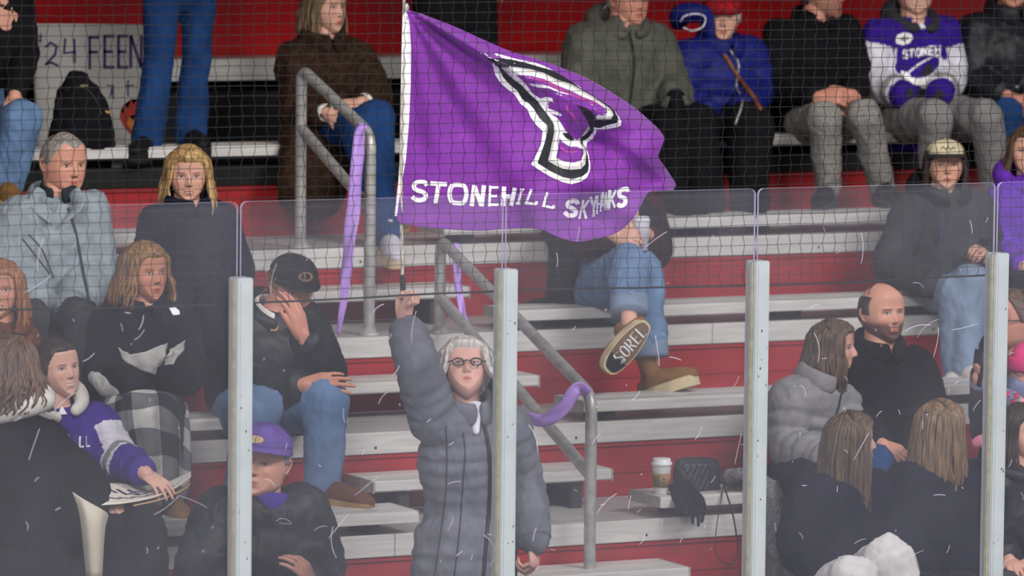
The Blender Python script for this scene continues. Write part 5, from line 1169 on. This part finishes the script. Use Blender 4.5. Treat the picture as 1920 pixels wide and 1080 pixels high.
p = person('man in glasses and dark jacket facing left at the right edge', PA, dict(head=(1898, 602), neck=(1908, 672), sL=(1858, 706), sR=(1975, 706), eL=(1846, 800, -.05), wL=(1880, 830, -.3), eR=(1990, 800), wR=(1940, 830, -.3), hip=(1915, 880), kL=(1890, 875, -.45), kR=(1965, 875, -.45), aL=(1890, 1050, -.45), aR=(1965, 1050, -.45)),
  head=dict(yaw=-58, size=.25, jaw=1.1), skin=RUDDY, jacket=dict(mat=M['c_charcoal'], bulk=1.2, collar='hood'), trousers=dict(mat=M['c_black']), shoes=shoes2(M['blackshoe'], M['soleb']))
short_hair(p, M['h_brown'], 'short', .04); glasses(p['root'], p['Mh'], p['hc'], p['h'], mat('black_frame', rgb(24, 22, 24), .3))
M['c_kid'] = cloth('grey_blue_print_sleeve', 128, 134, 168); M['c_kidred'] = mat('red_print', rgb(206, 44, 74), .7)
p = person('child in pink hat and grey-blue coat with red print, behind the rightmost post', 1.62, dict(head=(1926, 690), neck=(1928, 735), sL=(1896, 752), sR=(1972, 752), eL=(1862, 748, -.10), wL=(1836, 715, -.16), eR=(1985, 800), wR=(1950, 820, -.2), hip=(1930, 850), kL=(1900, 858, -.22), kR=(1960, 858, -.22), aL=(1900, 950, -.22), aR=(1960, 950, -.22)),
  head=dict(yaw=-35, size=.19, fem=1, wide=1.1), skin=(206, 150, 132), torso_k=1.0, jacket=dict(mat=M['c_kid'], bulk=.95, sleeve=(.052, .050, .042), collar='stand'), trousers=dict(mat=M['c_navy'], r=(.06, .05, .04)), shoes=shoes2(M['blackshoe'], M['soleb'], L=.16), hands=dict(L=dict(dir=(-.2, .3, .9), back=(-.8, .3, 0), pose='grip', fore=.04, scale=.7)))
short_hair(p, M['h_lbrown'], 'full', .03); beanie(p['root'], p['Mh'], p['hc'], p['h'], mat('pink_hat', rgb(206, 44, 112), .8, bump=.3), z0=.05)
rnd = random.Random(3)
for cx, cy in [(1828, 728), (1838, 740), (1846, 726), (1856, 742), (1850, 756), (1870, 748), (1888, 738), (1898, 752), (1906, 742), (1915, 756), (1902, 768), (1918, 772)]:
    surf_poly(p, 'print', [(cx-6, cy-3), (cx, cy-1), (cx+5, cy-5), (cx+3, cy+2), (cx+6, cy+5), (cx-1, cy+3), (cx-5, cy+5), (cx-3, cy+1)], M['c_kidred'], .003)
p = person('dark-haired person in navy jacket at the lower right edge', PZ_, dict(head=(1916, 812), neck=(1908, 878), sL=(1858, 915), sR=(1970, 915), eL=(1842, 1010), wL=(1890, 1050, -.3), eR=(1990, 1010), wR=(1940, 1050, -.3), hip=(1912, 1105), kL=(1885, 1105, -.45), kR=(1960, 1105, -.45), aL=(1885, 1280, -.45), aR=(1965, 1280, -.45)),
  head=dict(yaw=40, size=.225, fem=1), skin=FAIR, jacket=dict(mat=M['c_blackshell'], bulk=1.2, collar='hood', sleeve=(.08, .072, .055)), trousers=dict(mat=M['c_charcoal']), shoes=shoes2(M['blackshoe'], M['soleb']))
long_locks(p, M['h_dark'], .08, seed=25, n=140, spread=1.3)
mesh_obj('scarf', *tube([P(1828, 832, PZ_-.1), P(1842, 826, PZ_-.12), P(1852, 840, PZ_-.12), P(1846, 860, PZ_-.12)], [(.02, .012), (.024, .012), (.026, .012), (.015, .01)], n=12, seg=12), mat('dusty_pink', rgb(190, 110, 134), .8), p['root'])

# ------------------------------------------------------------------ small things
# poster with marker lettering on the top bench
yp = ys(5)-.05
def onp(Yp, off=0.0): return lambda x, y: P(x, y, Yp-off)
t = thing('poster', 'white paper poster with dark marker lettering and a painted flame, behind the backpack', 'poster', P(170, 290, yp))
outl = [(62, 44), (150, 44), (272, 46), (273, 120), (268, 200), (262, 284), (160, 288), (70, 286), (64, 160)]
f = poly_on('sheet', outl, onp(yp), M['c_white'] if 0 else mat('poster_paper', rgb(176, 172, 168), .8, var=.04), t, maxlen=14); s = f.modifiers.new('thickness', 'SOLIDIFY'); s.thickness = .003
M['marker'] = mat('purple_marker', rgb(58, 44, 92), .8); parts = []
def put(strs, wd):
    for s_ in strs:
        r = poly_on(None, stroke_poly(s_, wd), onp(yp, .004), None, maxlen=8)
        if r: parts.append(r)
put(word('#', 66, 62, 14, 20), 2.5); put(word('2', 84, 80, 26, 44), 4.5); put(word('4', 120, 72, 24, 46), 4.5)
for i, c_ in enumerate('FEEN'): put(word(c_, [166, 194, 220, 244][i], [68, 66, 66, 66][i], 22, 62), 5.5)
put([[(200, 160), (212, 162), (206, 182)], [(212, 158), (212, 185)], [(234, 162), (252, 160)], [(240, 150), (240, 180)]], 3)
mesh_obj('lettering', *join(*parts), M['marker'], t)
fl = [(247, 254), (234, 240), (224, 222), (226, 208), (232, 214), (232, 196), (240, 204), (246, 186), (250, 196), (258, 186), (262, 204), (266, 200), (266, 230), (258, 250)]
poly_on('flame', fl, onp(yp, .005), mat('flame_red', rgb(166, 52, 36), .8, var=.3, scale=40), t); poly_on('flame_core', [(247, 250), (238, 232), (242, 218), (250, 226), (256, 214), (262, 230), (256, 246)], onp(yp, .007), mat('flame_orange', rgb(196, 120, 50), .8, var=.3), t)
# backpack
yb = PE
t = thing('backpack', 'black backpack standing on the top bench in front of the poster', 'backpack', P(152, 290, yb))
parts = [tube([P(152, 288, yb), P(152, 250, yb), P(150, 200, yb), P(146, 168, yb), P(144, 152, yb)], [(.145, .09), (.142, .10), (.115, .09), (.09, .075), (.055, .05)], n=24, seg=18, side=R0), tube([P(156, 284, yb-.09), P(154, 250, yb-.10), P(152, 215, yb-.07)], [(.10, .04), (.105, .045), (.07, .03)], n=18, seg=8, side=R0)]
V, F, N = remesh(*join(*parts), .009, 4); V = folds(V, N, .008, 8, 3); mesh_obj('bag', V, F, M['c_black'], t)
bag = {'bvh': [bvh_of(V, F)], 'jacket': t}
mesh_obj('top_loop', *tube([P(136, 154, yb), P(140, 144, yb), P(150, 143, yb), P(154, 154, yb)], [.005]*4, n=8, seg=10), M['c_black'], t)
surf_line(bag, 'zip', [(106, 205), (114, 180), (134, 166), (158, 166), (176, 182), (190, 215)], .004, M['zip'], parent=t)
surf_poly(bag, 'label', [(150, 160), (165, 159), (164, 164), (151, 165)], mat('olive_tag', rgb(110, 104, 60), .7), parent=t); surf_poly(bag, 'pull', [(196, 207), (205, 209), (203, 214), (197, 211)], M['gold'], parent=t)

# paper cup on the right bench end
c = PZ(1240, 926, zs(0)); c[1] = max(c[1], ys(0)+.05)
t = thing('paper_cup', 'white takeaway cup with brown sleeve and white lid on the bench end', 'cup', c)
mesh_obj('cup', *lathe(c, [(.026, .001), (.0275, .002), (.0385, .118), (.039, .12)]), M['c_white'] if 0 else mat('white_paper', rgb(226, 222, 220), .6, var=.02), t)
mesh_obj('lid', *lathe(c, [(.0405, .114), (.0415, .118), (.0415, .124), (.039, .127), (.036, .129), (.0355, .140), (.034, .1425), (.028, .141)]), mat('white_plastic', rgb(232, 230, 230), .35, var=.02), t)
mesh_obj('sleeve', *lathe(c, [(.0312, .028), (.0370, .084), (.0376, .084), (.0318, .028)]), mat('kraft_sleeve', rgb(150, 120, 84), .85, var=.12, scale=60), t)
def cupmap(x, y):  # angle (deg, 0 towards camera) and height
    a = radians(-90+x)-YAW*1.0; r = .0314+(.0376-.0314)*(y-.028)/.056+.0010; return np.array([c[0]+r*cos(a), c[1]+r*sin(a), c[2]+y])
M['green'] = mat('dark_green_print', rgb(34, 74, 56), .7); parts = []
for k in range(5): parts.append(poly_on(None, stroke_poly([(-66+k*12, 34), (-63+k*12, 50), (-66+k*12, 62), (-60+k*12, 76)], 5), lambda x, y: cupmap(x, y/1000), None, maxlen=6))
parts.append(poly_on(None, [(4, .046), (22, .046), (22, .066), (4, .066)], cupmap, None, maxlen=4))
mesh_obj('print', *join(*parts), M['green'], t)
mesh_obj('print', *poly_on(None, [(8, .050), (18, .050), (18, .062), (8, .062)], lambda x, y: cupmap(x, y)+np.array([-.0004, -.0006, 0]), None, maxlen=4), mat('kraft_print', rgb(170, 146, 104), .8), t)

# quilted handbag
yh = ys(0)+.14; hb0 = P(1306, 930, yh); hb0[2] = zs(0)
t = thing('handbag', 'black quilted handbag with a long strap hanging off the bench', 'handbag', hb0)
a = P(1262, 925, yh); b = P(1350, 925, yh); wx = (b[0]-a[0])/2*1.0; cx = (a+b)/2; hz = P(1300, 858, yh)[2]-zs(0)
V = []; F = []; nx, nz = 40, 26
def bagp(u, v, s):
    x = cx[0]+wx*u*(1-.16*max(0, v-.6)**1.2*2.2); th = .050*(1-.45*v)*(1-abs(u)**5); q = .006*(abs(sin((u*5+v*4)*pi/1.2))+abs(sin((u*5-v*4)*pi/1.2)))*.5*(u < .35)
    top = hz*(1-.10*max(0, u-.2)-.05*abs(u)**3); return (x, yh+s*(th*max(.12, (1-max(0, v-.8)*4))+q), zs(0)+.002+top*v)
for s in (-1, 1):
    for j in range(nz+1):
        for i in range(nx+1): V.append(bagp(-1+2*i/nx, j/nz, s))
off = (nx+1)*(nz+1)
for j in range(nz):
    for i in range(nx): q = j*(nx+1)+i; F.append((q, q+1, q+nx+2, q+nx+1)); F.append((off+q, off+q+nx+1, off+q+nx+2, off+q+1))
for i in range(nx): F.append((i, off+i, off+i+1, i+1)); q = nz*(nx+1)+i; F.append((q, q+1, off+q+1, off+q))
for j in range(nz): q = j*(nx+1); F.append((q, q+nx+1, off+q+nx+1, off+q)); q += nx; F.append((q, off+q, off+q+nx+1, q+nx+1))
mesh_obj('bag', V, F, mat('black_quilted_nylon', rgb(34, 32, 40), .45, bump=.2), t)
mesh_obj('flap_seam', *tube([bagp(u, .97, -1) for u in np.linspace(-.95, .95, 24)], [.003]*24, n=6), M['zip'], t)
ysd = ys(0)-.02
mesh_obj('strap', *tube([P(1352, 885, yh-.05), P(1357, 905, yh-.10), P(1352, 935, ysd), P(1344, 985, ysd-.01), P(1341, 1028, ysd-.02), P(1352, 1052, ysd-.02), P(1372, 1058, ysd-.02), P(1383, 1036, ysd-.02), P(1378, 985, ysd-.01), P(1370, 950, ysd), P(1362, 925, ysd-.01), P(1358, 905, yh-.10)], [(.0045, .0022)]*12, n=8, seg=70), M['zip'], t)
# gloves draped on the bench edge
t = thing('gloves', 'pair of black knit gloves draped over the bench edge beside the cup', 'gloves', P(1285, 930, ys(0)))
for k, (gx, gy) in enumerate(((1270, 922), (1290, 926))):
    w_ = P(gx, gy, ys(0)+.03); w_[2] = zs(0)+.018+.006*k
    hv, hf = hand(w_, dirv(.45, .95, -.25 if k == 0 else -.65), dirv(0, .35, .9), 'relaxed' if k else 'flat', 1, .98); mesh_obj('glove', hv, hf, M['c_navy'], t)
# tweed coat lying beside the bag
M['tweed'] = mat('grey_tweed', rgb(112, 108, 112), .95, var=.55, scale=170, bump=.6, bscale=200)
yt = ys(0)+.02
t = thing('tweed_coat', 'grey tweed coat heaped over the bench behind the glass post', 'coat', P(1440, 1000, yt))
parts = [tube([P(1362, 896, yt+.1), P(1392, 900, yt+.05), P(1425, 925, yt), P(1440, 975, yt-.05), P(1446, 1030, yt-.06), P(1470, 1085, yt-.06)], [(.03, .03), (.045, .05), (.07, .06), (.075, .05), (.07, .05), (.08, .05)], n=18, seg=24), tube([P(1410, 915, yt+.05), P(1450, 922, yt), P(1478, 930, yt), P(1462, 965, yt-.03), P(1440, 1010, yt-.05), P(1480, 1060, yt-.05)], [(.05, .05), (.05, .05), (.03, .04), (.05, .04), (.06, .04), (.07, .04)], n=18, seg=24)]
V, F, N = remesh(*join(*parts), .009, 3); V = folds(V, N, .012, 10, 4); mesh_obj('cloth', V, F, M['tweed'], t)
mesh_obj('rolled_collar', *tube([P(1366, 900, yt+.02), P(1385, 890, yt-.02), P(1410, 896, yt-.05), P(1425, 912, yt-.07)], [.018, .028, .026, .015], n=14, seg=16), M['tweed'], t)

# buffalo-check blanket over the knees
def blanket():
    t = thing('blanket', 'black, grey and white check blanket over the fleece-vest woman\'s knees', 'blanket', P(270, 930, PB-.45))
    nu, nv = 44, 64; V = []; F = []; mi = []
    # control grid: rows from lap to hanging hem, columns left to right, as (px, py, Y)
    Cg = [[(205, 742, PB-.10), (250, 735, PB-.15), (300, 738, PB-.16), (345, 752, PB-.08)],
          [(196, 752, PB-.30), (240, 742, PB-.40), (300, 738, PB-.42), (352, 768, PB-.25)],
          [(196, 772, PB-.45), (235, 748, PB-.54), (305, 742, PB-.55), (352, 790, PB-.38)],
          [(198, 815, PB-.50), (240, 800, PB-.58), (310, 800, PB-.60), (354, 840, PB-.42)],
          [(205, 880, PB-.50), (250, 870, PB-.56), (315, 875, PB-.58), (352, 900, PB-.44)],
          [(225, 955, PB-.46), (262, 950, PB-.52), (312, 948, PB-.55), (340, 940, PB-.44)]]
    rows_ = [cr([P(*q) for q in r], nu+1) for r in Cg]
    for j in range(nv+1):
        s = j/nv*(len(rows_)-1)
        for i in range(nu+1):
            col = [r[i] for r in rows_]; k = min(int(s), len(col)-2); q = cr(col, 101)[int(round(s/(len(col)-1)*100))] if j % 1 == 0 else None
            q = q+np.array([0, -.014*sin(i*.55+j*.05)*min(1, j/25), .006*sin(i*.4+j*.3)]); V.append(q)
    for j in range(nv):
        for i in range(nu):
            F.append((j*(nu+1)+i, j*(nu+1)+i+1, (j+1)*(nu+1)+i+1, (j+1)*(nu+1)+i)); a = (i//9) % 2; b = (j//8) % 2; mi.append(0 if a and b else 2 if not a and not b else 1)
    o = mesh_obj('cloth', V, F, [cloth('check_black', 46, 46, 50), cloth('check_grey', 112, 112, 114), cloth('check_white', 198, 196, 190)], t, midx=mi)
    s = o.modifiers.new('thickness', 'SOLIDIFY'); s.thickness = .006
    par = [tube([P(*q) for q in pts], [(.025, .015), (.035, .02), (.03, .02), (.015, .01)], n=14, seg=14) for pts in ([(172, 706, PB-.15), (192, 722, PB-.2), (222, 742, PB-.28), (250, 750, PB-.32)],)]
    V, F, N = remesh(*join(*par), .008, 3); V = folds(V, N, .008, 10, 2); pf = cloth('pale_fleece', 158, 156, 152); mesh_obj('gathered_fold', V, F, pf, t)
    vest = VEST['jacket']
    for poly in ([(218, 652), (245, 664), (270, 660), (309, 643), (307, 680), (290, 704), (262, 692), (225, 674)], [(314, 655), (346, 638), (345, 656), (323, 690), (311, 696)]):
        o = poly_on('front_pocket', poly, hitter(VEST['bvh'], .010), pf, vest, maxlen=6); s = o.modifiers.new('thickness', 'SOLIDIFY'); s.thickness = .006
blanket()
# hand-drawn sign held by the jersey woman, and the rolled poster
def sheet(name, lab, cat, pts, th, m, marks=None, mm=None):
    t = thing(name, lab, cat, P(*pts[0][0])); rows_ = [cr([P(*q) for q in r], 31) for r in pts]; V = []; F = []; nv = 14
    G = [[cr([r[i] for r in rows_], nv+1)[j] for i in range(31)] for j in range(nv+1)]
    for j in range(nv+1): V += G[j]
    for j in range(nv):
        for i in range(30): F.append((j*31+i, j*31+i+1, (j+1)*31+i+1, (j+1)*31+i))
    o = mesh_obj('paper', V, F, m, t); s = o.modifiers.new('thickness', 'SOLIDIFY'); s.thickness = th
    if marks:
        parts = []
        def mp(u, v):
            u = np.clip(u, 0, .999)*30; v = np.clip(v, 0, .999)*nv; i, j = int(u), int(v); a, b = u-i, v-j; q = (G[j][i]*(1-a)+G[j][i+1]*a)*(1-b)+(G[j+1][i]*(1-a)+G[j+1][i+1]*a)*b; return q+np.array([0, -.003, .004])
        for s_, w_ in marks:
            r = poly_on(None, stroke_poly(s_, w_), mp, None, maxlen=.06)
            if r: parts.append(r)
        mesh_obj('marker_lines', *join(*parts), mm, t)
    return t
rnd = random.Random(12)
marks = [([(.05+.11*k, .25), (.16+.11*k, .40+.1*sin(k))], .035) for k in range(5)]+[([(.04+.13*k, .62), (.20+.13*k, .72)], .035) for k in range(5)]+[([(.28, .42), (.36, .32), (.46, .45), (.38, .55), (.28, .42)], .02), ([(.55, .2), (.60, .42)], .035), ([(.66, .3), (.75, .5)], .02), ([(.7, .62), (.8, .5), (.88, .35)], .012)]
ya = PA-.40
sheet('handmade_sign', 'white card with purple marker strokes held by the jersey woman', 'sign', [[(192, 906, ya+.10), (235, 908, ya+.14), (285, 910, ya+.16), (320, 902, ya+.16), (358, 884, ya+.16)], [(191, 928, ya+.0), (235, 930, ya+.02), (285, 926, ya+.04), (325, 912, ya+.06), (358, 890, ya+.10)], [(190, 948, ya-.10), (235, 944, ya-.08), (285, 934, ya-.05), (325, 918, ya-.0), (359, 894, ya+.06)]], .003, mat('cream_card', rgb(222, 214, 200), .7, var=.03), marks, M['marker'])
sheet('cardboard_sheet', 'tan cardboard sheet beneath the handmade sign', 'cardboard', [[(250, 944, ya+.02), (300, 936, ya+.05), (340, 918, ya+.08), (356, 904, ya+.12)], [(250, 950, ya-.09), (300, 938, ya-.05), (340, 922, ya+.0), (357, 908, ya+.06)]], .004, mat('tan_board', rgb(190, 160, 116), .8))
yr = 1.30
sheet('rolled_poster', 'curled cream poster hanging beside the black coat at lower left', 'poster', [[(136, 922, yr), (160, 938, yr-.04), (190, 955, yr-.02), (202, 966, yr+.05), (196, 985, yr+.10)], [(150, 970, yr-.01), (165, 980, yr-.06), (188, 985, yr-.05), (196, 995, yr+.04), (190, 1010, yr+.08)], [(162, 1085, yr), (172, 1085, yr-.04), (184, 1085, yr-.04), (190, 1085, yr+.0), (190, 1085, yr+.04)]], .002, mat('cream_poster', rgb(206, 198, 178), .7, var=.04))
# tumbler held behind the flag, phones
yk = PC-.36
c = P(1202, 425, yk); c[2] -= .10
t = thing('white_tumbler', 'white tumbler held beside the flag\'s lower right edge', 'cup', c)
mesh_obj('cup', *lathe(c, [(.030, 0), (.036, .12), (.037, .125)]), M['c_white'], t); mesh_obj('lid', *lathe(c, [(.038, .122), (.038, .13), (.033, .135), (.033, .142), (.02, .144)]), M['c_white'], t)
def phone(lab, q, ax_, nm_):
    t = thing('phone', lab, 'phone', q); x = nrm(ax_); z = nrm(nm_); y = np.cross(z, x); Vb, Fb = bbox(-.035, .035, -.072, .072, -.004, .004, .003)
    V = [q+x*v[0]+y*v[1]+z*v[2] for v in Vb]; mesh_obj('case', V, Fb, M['zip'], t)
    for k in (-.018, -.004): mesh_obj('camera_lens', *ell(q+x*.02+y*(.055+k)+z*.005, (.005, .005, .003)), M['aludark'], t)
phone('dark phone held up by the child', P(1834, 690, 1.44), dirv(.5, .9, -.2), dirv(.9, -.4, 0))
phone('phone in pale case held by the cream-capped woman', P(1846, 478, PC-.42), dirv(1, .3, 0), dirv(-.2, .9, .3))
# boot sole lettering on the raised boot
o, (heel, t_, s_, u_, L_) = SOLE
def plate(l0, k, off):
    out = []
    for q in np.linspace(0, 2*pi, 48, endpoint=False):
        l = .5-.5*cos(q); out.append((max(l0, (l*1.06-.03-.5)*k+.5), .053*k*math.copysign(abs(sin(q))**.6*(1 if l > .5 else .82+.36*l), sin(q))))
    pts = [tuple(heel+t_*(l*L_)+s_*x-u_*off) for l, x in out]; return pts, [tuple(range(len(pts)))]
mesh_obj('outsole', *plate(-1, .93, .0195), mat('brown_outsole', rgb(104, 84, 62), .8), o, smooth=False)
mesh_obj('toe_tread', *plate(.74, .93, .0205), M['soleb'], o, smooth=False)
def solemap(x, y): return heel+t_*(L_*(.08+.62*x))+s_*(.055*(y-.5))-u_*.0225
parts = []
for k, ch in enumerate('SOREL'):
    for st in GL[ch]:
        pts = [(1-(k+.1+u*.75)/5, v) for u, v in st]; r = poly_on(None, stroke_poly(pts, .036), lambda x, y: solemap(x*1.15, .5+(y-.5)*1.0), None, maxlen=.08); parts.append(r)
mesh_obj('sole_lettering', *join(*parts), M['white'], o)
